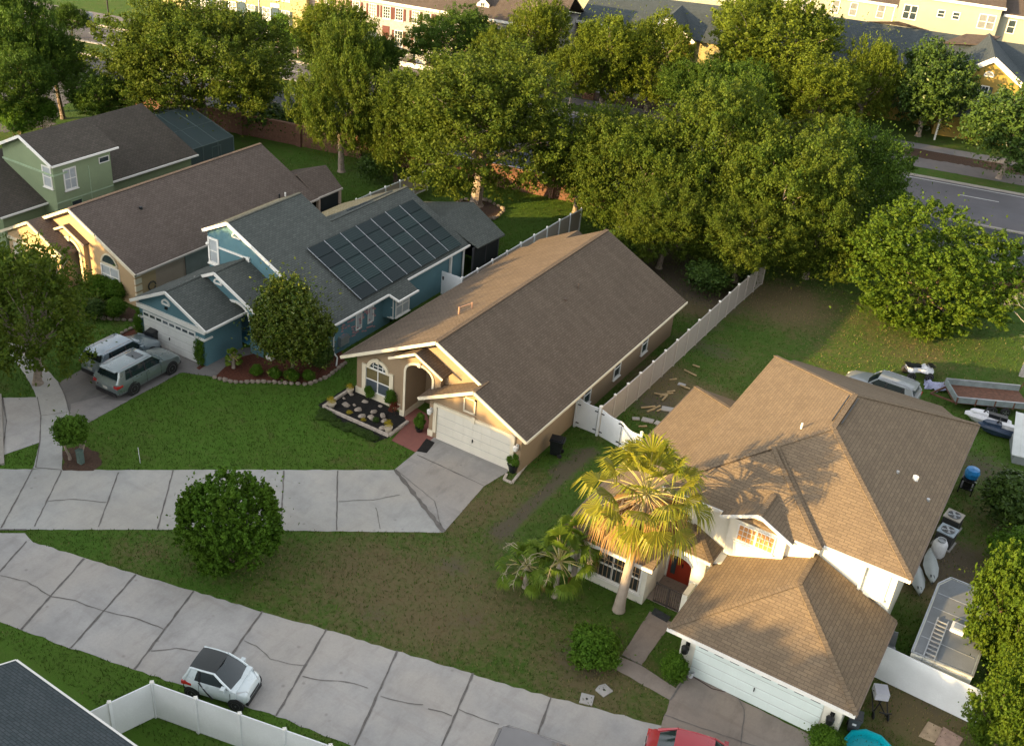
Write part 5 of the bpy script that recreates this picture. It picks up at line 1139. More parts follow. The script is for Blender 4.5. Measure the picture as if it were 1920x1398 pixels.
    for s in (-1,1):
        MB().box(wbx-.35,wbx-.18,s*(w+.04)-.1,s*(w+.04)+.1,belt-.01,belt+.15).build('mirror',mat,t)
        MB().prism([(xf-.34,s*w*.90,noseh-.08),(xf-.08,s*w*.70,noseh-.13),(xf-.02,s*w*.5,noseh-.12),(xf-.1,s*w*.52,noseh-.01),(xf-.4,s*w*.86,noseh+.09)],(0,0,.06)).build('headlight',headl,t)
        MB().box(xr-.015,xr+.16,s*w*.82-.13,s*w*.82+.13,belt-.28,belt-.12).box(xr+.1,xr+.42,s*w*.93-.05,s*w*.93+.05,belt-.26,belt-.14).build('tail_light',redl,t)
    MB().box(xf-.06,xf+.012,-w*.48,w*.48,.48,noseh-.2).build('grille',grillem,t)
    MB().box(xr-.03,xr+.05,-w*.8,w*.8,.3,.52).box(xf-.1,xf+.02,-w*.72,w*.72,.24,.4).build('bumper',grillem,t)
    MB().box(xr-.035,xr-.02,-.17,.17,.66,.8).build('number_plate',plate,t)
    return t
silver=paint('silver_green_paint',(.23,.28,.285));silver2=paint('ice_silver_paint',(.28,.345,.39));whitep=paint('white_car_paint',(.66,.73,.74),.1,.3);redp=paint('red_car_paint',(.36,.02,.03),.2,.3);greyp=paint('taupe_grey_paint',(.20,.19,.185),.4,.35);oldsil=paint('faded_silver_paint',(.28,.30,.31),.4,.45)
car('parked_suv','silver-green family car with dark sunroof, nearest the lawn on the blue house driveway',(-43.5,35.45,0),rad(91.5),mat=silver,sunroof=True,group=None)
car('parked_suv','pale ice-blue estate car with red tail light, left of the silver-green one',(-45.65,36.1,0),rad(91),L=4.65,W=1.84,H=1.66,mat=silver2,wb=2.67,wr=.36,wbx=.9,rfx=.25,rrx=-1.9,rbx=-2.25,belt=1.08,hood=1.0)
# small two-seater
a_=rad(16.0);R_c=np.array([-23.03,20.67]);nl=np.array([-math.sin(a_),math.cos(a_)]);cpos=R_c+nl*.68
sm=car('small_car','tiny white two-seat car with black roof parked on the street by the white fence',(cpos[0],cpos[1],0),a_,L=2.72,W=1.56,H=1.54,mat=whitep,wb=1.88,fo=.42,wr=.29,belt=.98,hood=.98,wbx=.72,rfx=-.02,rrx=-1.02,rbx=-1.26,rails=False,roofmat=M('black_roof_panel',(.022,.026,.025),.35,.1,coat=.5),noseh=.80,bpil=(-.62,),zb=.24,qp=.42,tg=False)
m_=MB()
for s in (-1,1): m_.tube([(-.62,s*.745,.98),(-.3,s*.775,.6),(-.05,s*.775,.3)],.035,6)
m_.build('body_groove',grillem,sm)
car('parked_suv','old grey utility car with roof rack parked on grass behind the white house',(-7.7,62.05,0),rad(178),L=4.6,W=1.8,H=1.66,mat=oldsil,wb=2.6,wbx=.75,rfx=.2,rrx=-1.85,rbx=-2.15)
q=np.array([-12.7,25.1]);a_=rad(12.6);f_=np.array([math.cos(a_),math.sin(a_)]);r_=np.array([math.sin(a_),-math.cos(a_)]);c_=q+f_*2.35+r_*.75
car('parked_van','taupe grey people carrier seen from above at the bottom edge',(c_[0],c_[1],0),a_,L=4.9,W=1.95,H=1.72,mat=greyp,wbx=1.1,rfx=.55,rrx=-2.0,rbx=-2.4,rails=False,wb=2.95)
q=np.array([-8.1,28.84]);a_=rad(15.5);f_=np.array([math.cos(a_),math.sin(a_)]);r_=np.array([math.sin(a_),-math.cos(a_)]);c_=q+f_*2.2+r_*.72
car('parked_car','bright red car with dark rear window at the bottom edge before the mint garage',(c_[0],c_[1],0),a_,L=4.5,W=1.8,H=1.46,mat=redp,wb=2.7,wr=.33,belt=.92,hood=.88,wbx=1.0,rfx=.25,rrx=-1.15,rbx=-1.85,rails=False,noseh=.66,bpil=(-.4,),qp=.3,tg=False)
# utility trailer
t=thing('utility_trailer','rusty-floored open utility trailer with grey side rails on the grass','trailer',(-1.9,65.75,0),rad(29),absolute=False)
Lh=2.35;Wh_=1.12;g_=M('weathered_grey_board',(.20,.24,.24),.7,.25,3)
MB().box(-Lh,Lh,-Wh_,Wh_,.55,.62).build('floor',rust,t)
for s in (-1,1):
    b_=MB().box(-Lh,Lh,s*Wh_-.05,s*Wh_+.05,.62,.98).build('side_rail',g_,t)
    MB().box(-Lh,Lh,s*Wh_-.06,s*Wh_+.06,.98,1.02).build('top_rail',galv,b_)
    for k in range(5): MB().box(-Lh+k*Lh/2-.04,-Lh+k*Lh/2+.04,s*(Wh_+.06)-.02,s*(Wh_+.06)+.02,.5,1.0).build('stake',rust,b_)
MB().box(-Lh-.05,-Lh+.03,-Wh_,Wh_,.62,1.0).build('front_rail',g_,t)
MB().beam((Lh,-Wh_,.6),(Lh+.2,-Wh_*.9,1.6),.06,.06).beam((Lh,Wh_,.6),(Lh+.2,Wh_*.9,1.6),.06,.06).beam((Lh+.2,-Wh_*.9,1.6),(Lh+.2,Wh_*.9,1.6),.06,.06).build('ramp_gate',rust,t)
MB().beam((-Lh,Wh_*.8,.5),(-Lh-1.2,0,.45),.08,.1).beam((-Lh,-Wh_*.8,.5),(-Lh-1.2,0,.45),.08,.1).box(-Lh,Lh,-.9,.9,.42,.55).build('chassis',rust,t)
for x in (-.05,.75):
    for s in (-1,1): wheel(t,x,s*(Wh_+.14),.3,s,.18)
# crumpled tarp on the grass
rt=random.Random(4);rows=[]
for i in range(13):
    rows.append([(-1.1+i*.18+rt.uniform(-.05,.05),-.65+j*.15+rt.uniform(-.05,.05)+.12*math.sin(i),max(.02,.06+.28*math.exp(-((i-6)/4)**2-((j-4)/3)**2)+rt.uniform(-.09,.13))) for j in range(9)])
g=P(1765,727);o=MB().grid(rows).build('crumpled_tarp',M('lavender_tarp',(.34,.36,.50),.45,.3,4),None,fix=False);o.location=(g[0],g[1],0);o.rotation_euler=(0,0,.3);tag(o,'crumpled lavender tarpaulin heaped beside the trailer hitch','tarp')
# quad bike
g=P(1718,706);t=thing('quad_bike','white and black quad bike standing behind the old grey car','quad bike',(g[0],g[1],0),rad(35))
wp=M('white_plastic',(.68,.68,.70),.35,.1);
b_=MB();rowz=[]
for x,w_,z0,z1 in ((-.85,.35,.55,.72),(-.6,.5,.5,.80),(-.2,.22,.45,.78),(.1,.2,.45,.82),(.45,.48,.5,.86),(.8,.42,.5,.78),(.95,.25,.5,.66)): rowz.append([(x,-w_,z0),(x,-w_*.8,z1-.05),(x,0,z1),(x,w_*.8,z1-.05),(x,w_,z0)])
b_.grid(rowz,closed=True);b_.build('fender_body',wp,t);MB().box(-.65,.05,-.17,.17,.78,.92).build('seat',black,t)
MB().tube([(.3,-.4,1.02),(.42,-.15,1.0),(.42,.15,1.0),(.3,.4,1.02)],.025,6).tube([(.42,0,.8),(.42,0,1.0)],.03,6).build('handlebar',blackm,t);MB().box(-.9,-.5,-.35,.35,.86,.9).box(.6,.95,-.3,.3,.88,.92).build('rack',blackm,t)
for x in (-.6,.6):
    for s in (-1,1): wheel(t,x,s*.48,.28,s,.24)
# personal watercraft
def pwc(loc,rz,lab,m1,m2):
    t=thing('jet_ski',lab,'jet ski',loc,rz);rows=[]
    for x,w_,z0,z1 in ((-1.3,.42,.2,.5),(-1.0,.5,.1,.55),(-.3,.52,.05,.58),(.5,.48,.05,.66),(1.0,.33,.15,.62),(1.4,.08,.45,.55)): rows.append([(x,0,z0),(x,w_*.7,z0+.08),(x,w_,z1-.15),(x,w_*.75,z1),(x,0,z1+.03),(x,-w_*.75,z1),(x,-w_,z1-.15),(x,-w_*.7,z0+.08)])
    h=MB().grid(rows,closed=True);h.f+=[tuple(range(8)),tuple(range(40,48))];smooth_by_angle(h.build('hull',m1,t),45)
    MB().prism([(-1.0,-.2,.58),(.1,-.16,.62),(.1,.16,.62),(-1.0,.2,.58)],(0,0,.24)).build('seat',m2,t)
    MB().prism([(.1,-.26,.62),(.95,-.2,.6),(1.15,0,.58),(.95,.2,.6),(.1,.26,.62)],(0,0,.2)).build('cowl',m1,t);MB().tube([(.2,-.35,1.0),(.3,0,.95),(.2,.35,1.0)],.03,6).tube([(.3,0,.95),(.4,0,.75)],.05,6).build('handlebar',blackm,t)
pwc((-1.35,63.3,.0),rad(190),'white jet ski with dark stripe lying on the grass beyond the white house roof',wp,black)
pwc((-.45,62.5,.0),rad(192),'dark blue and white jet ski, nearer one of the pair beyond the roof corner',M('navy_plastic',(.03,.05,.09),.35,.2),wp)
# ribbed metal shed at the right edge
g=P(1893,866);t=thing('ribbed_shed','low white ribbed metal shed at the right edge of the picture','shed',(g[0]+.1,g[1],0),rad(12),absolute=False)
MB().box(0,3.2,0,2.6,0,.55).build('wall',M('grey_sheet_wall',(.25,.27,.27),.6),t);m_=MB();m_.slab([(-.15,-.1,.6),(3.3,-.1,.6),(3.3,2.7,1.9),(-.15,2.7,1.9)],.05);ro=m_.build('roof',M('white_sheet_roof',(.60,.62,.60),.5,.12),t)
m_=MB()
for k in range(8): y=k*.38;m_.beam((-.15+k*.45,-.08,.62),(-.15+k*.45,2.68,1.92),.07,.05)
m_.build('roof_rib',M('white_sheet_roof',(.6,.62,.6)),ro)
# camper trailer
t=thing('camper_trailer','low cream camper trailer with grey roof, ladder and roof unit beyond the white side fence','trailer',(.75,41,0),0,absolute=True)
cw=M('camper_shell',(.60,.60,.52),.4,.08);cr_=M('camper_roof_membrane',(.17,.185,.20),.75,.15,1.2);ZR=2.0
foot=[(-.48,38.2),(2.0,38.3),(2.08,43.1),(.85,44.2),(-.1,44.2),(-.5,43.4)]
MB().prism([(x,y,.4) for x,y in foot],(0,0,ZR-.42)).build('shell',cw,t)
ins=[(.75+(x-.75)*.93,41+(y-41)*.965) for x,y in foot]
rr2=MB().prism([(x,y,ZR-.02) for x,y in ins],(0,0,.03)).build('roof',cr_,t)
m_=MB()
for y in (39.4,40.5,41.6,42.7): m_.box(-.36,1.85,y-.02,y+.02,ZR+.01,ZR+.022)
m_.build('roof_seam',galv,rr2)
m_=MB()
for a,b_ in zip(foot,foot[1:]+foot[:1]): m_.beam((*a,ZR-.01),(*b_,ZR-.01),.07,.07)
m_.build('roof_trim',galv,t)
MB().box(.6,1.15,40.45,41.0,ZR+.01,ZR+.2).build('roof_unit',wp,t);MB().box(.7,1.05,40.55,40.9,ZR+.2,ZR+.22).build('unit_grille',galv,rr2)
m_=MB()
for x in (0.0,.44): m_.beam((x,40.95,ZR+.08),(x+.0,38.1,ZR+.08),.05,.05)
for k in range(9): y=38.4+k*.29;m_.beam((.0,y,ZR+.08),(.44,y,ZR+.08),.035,.07)
m_.tube([(.0,38.15,ZR+.06),(.0,38.08,ZR),(.0,38.1,1.0)],.02,6).tube([(.44,38.15,ZR+.06),(.44,38.08,ZR),(.44,38.1,1.0)],.02,6).tube([(-.3,38.12,1.85),(1.8,38.2,1.85)],.018,6).build('ladder',galv,t)
MB().box(-.5,-.47,39.2,40.2,1.0,1.6).build('window',gl,t);MB().box(-.5,-.46,41.2,41.9,.5,1.85).build('door',cw,t)
MB().box(-.3,1.8,38.7,43.2,.25,.42).build('chassis',blackm,t)
for y in (40.6,41.4): MB().lathe([(.0,-.1),(.33,-.1),(.33,.1),(0,.1)],(-.42,y,.33),16,'x').build('wheel',rubber,t)
# ------------------------------------------------------------------ FENCES
def fence(name,label,pts,mat,h=1.83,sp=2.35,postm=None,cap=True,gates=()):
    t=thing(name,label,'fence',(pts[0][0],pts[0][1],0),absolute=True)
    for i in range(len(pts)-1):
        a=np.array(pts[i]);b_=np.array(pts[i+1]);L=np.linalg.norm(b_-a);n_=max(1,round(L/sp));d=(b_-a)/L;nn_=np.array([-d[1],d[0]])
        for k in range(n_):
            p=a+(b_-a)*k/n_+d*.065;q=a+(b_-a)*(k+1)/n_-d*.065
            pm=MB().prism([(*(p-nn_*.022),.06),(*(q-nn_*.022),.06),(*(q+nn_*.022),.06),(*(p+nn_*.022),.06)],(0,0,h-.10)).build('panel',mat,t)
            r_=MB();r_.beam((*p,h-.04),(*q,h-.04),.05,.09).beam((*p,.1),(*q,.1),.05,.12);r_.build('rail',postm or mat,pm)
            s_=MB();m2=int(np.linalg.norm(q-p)/.29)
            for j in range(1,m2): c=p+(q-p)*j/m2;s_.box(c[0]-.004,c[0]+.004,c[1]-.004,c[1]+.004,.16,h-.09);s_.v[-8:]=[tuple(np.array(v)+np.array([*(nn_*.0),0])) for v in s_.v[-8:]]
        for k in range(n_+(1 if i==len(pts)-2 else 0)):
            p=a+(b_-a)*k/n_
            po=MB().box(p[0]-.065,p[0]+.065,p[1]-.065,p[1]+.065,0,h+.05).build('post',postm or mat,t)
            MB().lathe([(.10,h+.05),(.10,h+.08),(.0,h+.15)],(p[0],p[1],0),4).build('post_cap',trimw if cap else (postm or mat),po)
    return t
vt=M('grey_tan_vinyl',(.37,.325,.29),.5,.06,.6)  # even grey-tan vinyl colour of the fence panels
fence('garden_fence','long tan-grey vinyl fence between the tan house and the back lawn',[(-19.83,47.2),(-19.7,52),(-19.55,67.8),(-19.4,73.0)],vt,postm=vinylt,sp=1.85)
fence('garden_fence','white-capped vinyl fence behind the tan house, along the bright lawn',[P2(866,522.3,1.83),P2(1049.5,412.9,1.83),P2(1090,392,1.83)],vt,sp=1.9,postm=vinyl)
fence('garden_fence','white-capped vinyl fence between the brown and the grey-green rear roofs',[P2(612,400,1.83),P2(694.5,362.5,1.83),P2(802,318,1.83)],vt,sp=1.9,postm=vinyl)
fence('street_fence','white vinyl fence with a corner post beside the tiny white car',[(-25.9,14.2),(-24.36,18.88),(-22.51,19.28),(-8.0,22.5)],vinyl,sp=1.9)
fence('side_fence','plain white vinyl fence before the camper trailer',[(-1.9,38.02),(4.6,37.75)],vinyl,sp=6.4,h=1.86)
# gates
t=thing('double_gate','white double gate with black hinges between the two houses','gate',(-21.3,47.05,0),absolute=True)
def leaf(x0,x1,y0,y1,za,zb,n=7):
    rows=[]
    for k in range(n+1):
        f=k/n;z=za+(zb-za)*f-.16*math.sin(math.pi*f)*(1 if abs(za-zb)<.05 else .5);rows.append((x0+(x1-x0)*f,y0+(y1-y0)*f,z))
    pts=[(x0,y0,.08),(x1,y1,.08)]+[(p[0],p[1],p[2]) for p in rows[::-1]]
    o=MB().prism(pts,(0,.05,0)).build('gate_leaf',vinyl,t)
    for fx in (.06,.94):
        for z_ in (.35,1.55): MB().box(x0+(x1-x0)*fx-.1,x0+(x1-x0)*fx+.1,y0+(y1-y0)*fx-.03,y0+(y1-y0)*fx,z_-.03,z_+.03).build('hinge',blackm,o)
leaf(-21.2,-19.95,47.05,47.05,1.95,1.8);leaf(-19.68,-18.3,47.02,46.72,1.8,1.72);leaf(-18.25,-16.95,46.7,46.2,1.72,1.72)
for x,y in ((-21.28,47.07),(-19.82,47.05),(-16.85,46.15)): 
    o=MB().box(x-.065,x+.065,y-.065,y+.065,0,1.95).build('post',vinyl,t);MB().lathe([(.1,1.95),(.1,1.98),(0,2.04)],(x,y,0),4).build('post_cap',trimw,o)
t=thing('side_gate','white vinyl gate between the blue house and the fence','gate',(-36.6,55.8,0),absolute=True)
o=MB().box(-36.6,-35.0,55.75,55.80,.08,1.8).build('gate_leaf',vinyl,t);MB().box(-36.5,-36.4,55.7,55.75,1.2,1.45).build('latch',blackm,o);MB().box(-34.98,-34.86,55.7,55.83,0,1.9).build('post',vinyl,t)
# brick garden wall along the road
t=thing('brick_wall','long red brick garden wall along the main road','wall',RN(-25,84),absolute=True)
m_=MB();a=RN(-64,84.2);b_=RN(64,83.8);m_.beam((a[0],a[1],.95),(b_[0],b_[1],.95),.22,1.9);m_.build('brickwork',brickred,t);MB().beam((a[0],a[1],1.93),(b_[0],b_[1],1.93),.3,.07).build('coping',M('wall_coping',(.22,.12,.08),.9),t)
for k in range(22):
    p=RN(-64+6*k,84.2-.4*k/21);MB().box(p[0]-.28,p[0]+.28,p[1]-.28,p[1]+.28,0,2.1).build('pier',brickred,t)
# ------------------------------------------------------------------ PROPS
def bin_(name,label,x,y,rz,mat=black,s=1):
    t=thing(name,label,'bin',(x,y,0),rz);t.scale=(s,s,s)
    b_=MB();b_.grid([[(-.24,-.26,.1),(.24,-.26,.1),(.24,.26,.1),(-.24,.26,.1)],[(-.31,-.34,1.0),(.31,-.34,1.0),(.31,.36,1.0),(-.31,.36,1.0)]],closed=True);b_.f+=[(0,1,2,3),(4,5,6,7)];b_.build('body',mat,t)
    MB().prism([(-.35,-.38,1.0),(.35,-.38,1.0),(.35,.40,1.0),(-.35,.40,1.0)],(0,0,.05)).prism([(-.28,-.32,1.05),(.28,-.32,1.05),(.28,.3,1.05),(-.28,.3,1.05)],(0,0,.05)).build('lid',mat,t)
    MB().tube([(-.25,.42,.98),(.25,.42,.98)],.02,6).build('handle',mat,t)
    for s_ in (-1,1): MB().lathe([(0,-.03),(.13,-.03),(.13,.03),(0,.03)],(s_*.27,.27,.13),12,'x').build('wheel',rubber,t)
    MB().box(-.1,.1,-.325,-.318,.62,.75).build('sticker',wp,t)
bin_('wheelie_bin','black wheelie bin standing by the side wall of the tan house',-20.75,43.95,rad(-75))
bin_('wheelie_bin','black wheelie bin with open-looking lid before the blue garage door',-45.85,38.55,rad(15))
bin_('low_bin','low black lidded tub left of the wheelie bin at the blue garage',-46.55,38.6,rad(40),s=.55)
def pot(name,label,loc,r,h,mat,key,fr,fh,kind='potted plant'):
    t=thing(name,label,kind,(loc[0],loc[1],.02))
    MB().lathe([(r*.65,0),(r,h),(r*1.08,h),(r*1.08,h*.9),(r*.9,h*.88),(0,h*.88)],n=16).build('pot',mat,t)
    me,R,lob,rr=CROWNS[key];o=bpy.data.objects.new('foliage',me);COL.objects.link(o);o.parent=t;o.location=(0,0,h+fh*.7);o.scale=(fr/R[0],fr/R[1],fh/R[2])
k7=lambda x,y:P(590+x/6.992,640+y/6.992)
palepot=M('pale_pot',(.55,.47,.36),.7);yel=leafmat('yellow_croton',(.30,.24,.02),(.45,.36,.03),None,.2);crown('croton',71,yel,(.5,.5,.5),8,(.35,.5),14,16,.07,.4,.12,zmin=-.2);crown('redplant',72,leafmat('red_ti_leaf',(.12,.03,.02),(.22,.06,.03)),(.5,.5,.6),8,(.35,.5),12,14,.09,.4,.12,zmin=-.2)
pot('potted_plant','yellow croton in a pale dish pot at the left end of the black bed',k7(220,855),.26,.24,palepot,'croton',.24,.26)
pot('potted_plant','yellow croton in a round pale pot at the front corner of the black bed',k7(965,1190),.23,.34,palepot,'croton',.22,.30)
pot('potted_plant','yellow plant in a pale pot at the house corner end of the black bed',k7(465,680),.2,.28,palepot,'croton',.2,.24)
pot('potted_plant','tall leafy plant in a black pot on the paving left of the cream garage door',k7(1370,1180),.24,.3,black,'small',.32,.5)
c=P(961,884);pot('potted_plant','leafy plant in a glossy black pot right of the cream garage door',c,.3,.5,black,'small',.38,.4)
for x,y,key,rx,zc,lb in ((740,745,'small',.42,.42,'green leafy plant under the arched window'),(1010,860,'small',.42,.62,'bright yellow-green plant right of the arched window'),(1040,960,'redplant',.32,.4,'reddish plant beside the entry corner'),(455,960,'croton',.17,.15,'small yellow plant among the rocks'),(640,1050,'croton',.15,.12,'tiny yellow-green plant near the front blocks'),(800,1060,'bushd',.2,.15,'dark green plant near the front blocks')):
    c=k7(x,y);plant('bed_plant',lb+' in the black mulch bed','plant',key,c,zc+.02,rx,zc*.9,trunk=False)
rt=random.Random(15)
base=None
for k in range(26):   # dark ground-cover clumps below the block border
    f=k/25;x=602+(700-602)*f+rt.uniform(-4,4);y=776+(826-776)*f+rt.uniform(-4,5)
    if base is None:
        base=plant('groundcover_clump','dark green groundcover clump in front of the pale block border','groundcover','bushd',P(x,y),.08,.28,.13,trunk=False,group='groundcover clumps along the block border')
    else: c=P(x,y);copytree(base,(c[0],c[1],0),rt.uniform(0,6),(rt.uniform(.7,1.3),)*2+(rt.uniform(.8,1.3),))
struct(MB().beam(P(945,898,.04),P(960,905,.04),.14,.08).beam(P(960,905,.04),P(987,870,.04),.14,.08).beam(P(945,898,.04),P(950,888,.04),.14,.08).build('planter_kerb',blk))
def ac(x,y,rz,lab,topm):
    t=thing('air_conditioner',lab,'air conditioner',(x,y,0),rz);MB().box(-.42,.42,-.42,.42,.08,.86).build('case',M('ac_dark_louvre',(.05,.05,.05),.6),t)
    o=MB().box(-.44,.44,-.44,.44,.86,.92);o.build('top_panel',topm,t);MB().lathe([(0,.921),(.34,.921),(.34,.93),(0,.93)],n=20).build('fan_well',black,t)
    m_=MB();m_.lathe([(0,.93),(.1,.93),(.08,.97),(0,.98)],n=12)
    for k in range(4): a=k*math.pi/2+.4;m_.quad((.08*math.cos(a),.08*math.sin(a),.94),(.32*math.cos(a-.3),.32*math.sin(a-.3),.935),(.32*math.cos(a+.3),.32*math.sin(a+.3),.95),(.08*math.cos(a+.8),.08*math.sin(a+.8),.94))
    for r in (.16,.25,.33): m_.tube([(r*math.cos(q*.42),r*math.sin(q*.42),.955) for q in range(16)],.006,4)
    m_.build('fan',galv,t);MB().box(-.5,.5,-.5,.5,0,.08).build('pad',conc,t)
ac(-1.02,51.0,rad(-8),'tan-topped air conditioner, the far one of two beside the white house wall',M('ac_tan_top',(.42,.38,.33),.5));ac(-1.02,49.5,rad(-8),'blue-grey-topped air conditioner, the near one of two beside the white house',M('ac_blue_top',(.33,.40,.46),.5))
t=thing('gas_tank','short white cylinder tank standing next to the blue-grey air conditioner','tank',(-1.1,48.35,0));smooth_by_angle(MB().lathe([(.30,0),(.36,.12),(.36,.75),(.30,.88),(.2,.92)],n=20).build('tank_body',wp,t),50);MB().lathe([(.2,.92),(.22,1.02),(.18,1.02),(.16,.95),(0,.95)],n=16).build('collar',galv,t)
def kayak(loc,rz,tilt,lab,L=2.7,w_=.36):
    t=thing('kayak',lab,'kayak',loc,rz);t.rotation_euler=(0,tilt,rz);rows=[]
    for f in (-1,-.85,-.5,0,.5,.85,1):
        ww=w_*(1-f*f*.96)+.02;zz_=.04+.14*f*f;rows.append([(f*L/2,-ww,.22+zz_*.6),(f*L/2,-ww*.6,.04+zz_),(f*L/2,0,zz_),(f*L/2,ww*.6,.04+zz_),(f*L/2,ww,.22+zz_*.6),(f*L/2,ww*.5,.3+zz_*.4),(f*L/2,0,.33+zz_*.4),(f*L/2,-ww*.5,.3+zz_*.4)])
    smooth_by_angle(MB().grid(rows,closed=True).build('hull',M('grey_white_hull',(.33,.36,.36),.4,.12),t),60)
    MB().box(-1.0,-.8,-.1,.1,.3,.36).build('cockpit',black,t)
kayak((-1.12,46.7,.15),rad(105),0,'long pale kayak lying upright beside the white tank');kayak((-1.5,45.6,.02),rad(108),0,'second pale kayak lower down against the white house wall',2.6)
t=thing('storage_tub','bright blue plastic tub on a dark cart at the far side of the white house','tub',(-1.0,55.2,0));MB().lathe([(.34,.95),(.40,1.25),(.34,1.45),(0,1.5)],n=12).build('tub',M('blue_plastic',(.02,.22,.55),.35,.3,5),t)
MB().box(-.4,.35,-.45,.35,.3,.36).box(-.4,.35,-.45,.35,.85,.92).box(-.4,-.34,-.45,-.39,0,.92).box(.29,.35,-.45,-.39,0,.92).box(-.4,-.34,.29,.35,0,.92).box(.29,.35,.29,.35,0,.92).box(-.25,.2,-.3,.2,.36,.7).build('cart',blackm,t)
t=thing('patio_chair','grey patio chair behind the white side fence','chair',(-1.35,39.6,0),rad(20));MB().box(-.25,.25,-.25,.25,.42,.46).build('seat',galv,t);MB().prism([(-.25,.25,.46),(.25,.25,.46),(.25,.45,1.1),(-.25,.45,1.1)],(0,.03,0)).build('backrest',galv,t)
for x in (-.23,.23):
    for y in (-.23,.25): MB().box(x-.02,x+.02,y-.02,y+.02,0,.44).build('leg',galv,t)
t=thing('storage_box','grey lidded storage box squeezed between camper and fence','box',(-.95,38.6,0));MB().box(-.28,.28,-.4,.4,0,.6).build('box_body',M('grey_box',(.24,.27,.27),.5),t);MB().box(-.3,.3,-.42,.42,.6,.66).build('lid',M('grey_lid',(.30,.33,.33),.5),t)
c=P(1645,1330);t=thing('hand_cart','black folding cart carrying a white crate beside the mint garage wall','cart',(c[0],c[1],0),rad(25))
m_=MB();m_.beam((-.3,-.3,0),(.3,.3,.8),.04,.04).beam((.3,-.3,0),(-.3,.3,.8),.04,.04).beam((-.3,-.6,.1),(-.3,.4,.6),.04,.04).beam((.3,-.6,.1),(.3,.4,.6),.04,.04).tube([(-.25,-.8,.7),(0,-.9,.75),(.25,-.8,.7)],.03,6).build('frame',blackm,t);MB().box(-.28,.28,-.05,.55,.6,.95).build('crate',M('lavender_white',(.56,.56,.62),.5),t)
for s_ in (-1,1): MB().lathe([(0,-.02),(.16,-.02),(.16,.02),(0,.02)],(s_*.3,-.5,.16),14,'x').build('wheel',rubber,t)
c=P(1600,1372);bin_('dark_bin','dark grey bin half under the eave at the right end of the mint garage',c[0]-.1,c[1]+.1,rad(10),M('dark_grey_plastic',(.05,.055,.06),.5),.8)
c=P(1632,1398);t=thing('paddling_pool','turquoise plastic paddling pool at the bottom edge right of the garage','pool',(c[0],c[1]-.45,0),rad(5));MB().lathe([(.95,0),(1.0,.3),(.93,.3),(.9,.06),(0,.05)],n=10).build('pool_shell',M('turquoise_plastic',(.0,.34,.40),.4,.1),t)
for i,(q,lb,a) in enumerate(((((1740,1352),(1768,1366),(1752,1392),(1722,1380)),'torn flattened cardboard sheet lying in two tones, left of the pair',0),(((1768,1362),(1806,1384),(1790,1412),(1752,1395)),'flattened cardboard box with faded print on the grass, right of the pair',0))):
    p=[P(x,y,.02) for x,y in q];o=MB().prism(p,(0,0,.03)).build('cardboard',M('cardboard_%d'%i,((.42,.31,.20),(.38,.26,.20))[i],.85,.3,3),None);tag(o,lb,'cardboard')
# builders' debris near the back fence
rt=random.Random(31);pl=None
for (x,y,a) in ((1243,742,1.2),(1250,739,1.1),(1237,741,.3),(1246,748,1.4),(1220,770,1.0),(1228,766,1.1),(1236,770,1.2),(1215,765,1.0),(1305,688,.2),(1294,700,-.3),(1284,728,0),(1262,712,.9),(1205,800,.7),(1258,735,.8)):
    if pl is None: pl=MB().box(-.38,.38,-.055,.055,0,.045).build('timber_offcut',wood);tag(pl,'pale timber offcut lying on the bare ground by the back fence','timber','timber offcuts by the back fence');o=pl
    else: o=pl.copy();COL.objects.link(o)
    c=P(x,y);o.location=(c[0],c[1],rt.uniform(.01,.09));o.rotation_euler=(rt.uniform(-.1,.1),rt.uniform(-.1,.1),a+rt.uniform(-.2,.2));o.scale=(rt.uniform(.6,1.4),1,1)
sl=None
for (x,y,a) in ((1214,789,.3),(1238,796,.1),(1192,786,.6),(1252,768,.4),(1278,722,.2)):
    if sl is None: sl=MB().prism([(-.4,-.22,0),(.35,-.25,0),(.42,.2,0),(-.35,.25,0)],(0,0,.07)).build('paving_slab',conc);tag(sl,'loose grey paving slab on the bare ground behind the double gate','paving slab','loose paving slabs behind the gate');o=sl
    else: o=sl.copy();COL.objects.link(o)
    c=P(x,y);o.location=(c[0],c[1],.01+rt.uniform(0,.02));o.rotation_euler=(0,0,a);s_=rt.uniform(.5,1);o.scale=(s_,s_,1)
# small items
c=P(152,868);t=thing('utility_pedestal','green utility pedestal box beside the small tree','utility box',(c[0],c[1],0));MB().box(-.15,.15,-.12,.12,0,.75).build('cabinet',M('utility_green',(.10,.15,.13),.6),t);MB().prism([(-.17,-.14,.75),(.17,-.14,.75),(.17,.14,.75),(-.17,.14,.75)],(0,0,.06)).build('cap',M('utility_green',(.1,.15,.13)),t)
c=P(263,868);t=thing('marker_stake','thin white marker stake in the middle of the front lawn','stake',(c[0],c[1],0));MB().tube([(0,0,0),(-.04,0,.95)],.018,6).build('stake',wp,t)
c=P(1294,1268);t=thing('paint_bucket','white bucket with hose at the left foot of the mint garage door','bucket',(c[0],c[1],0));MB().lathe([(.11,0),(.15,.3),(.13,.3),(.1,.03)],n=14).build('bucket',wp,t)
hp=[P(1300,1268,.03),P(1315,1277,.03),P(1335,1290,.03),P(1360,1296,.03)];o=MB().tube(hp,.02,6).build('garden_hose',M('hose_brown',(.06,.035,.03),.6));tag(o,'thin dark hose trailing along the foot of the mint garage door','hose')
p=[P(x,y,.035) for x,y in ((1228,1139),(1258,1157),(1250,1166),(1221,1150))];o=MB().prism(p,(0,0,.025)).build('door_mat',M('dark_mat',(.035,.04,.045),.9,.3,6));tag(o,'dark doormat before the iron gate of the white house','doormat')
MB().box(0,.001,0,.001,0,.001)
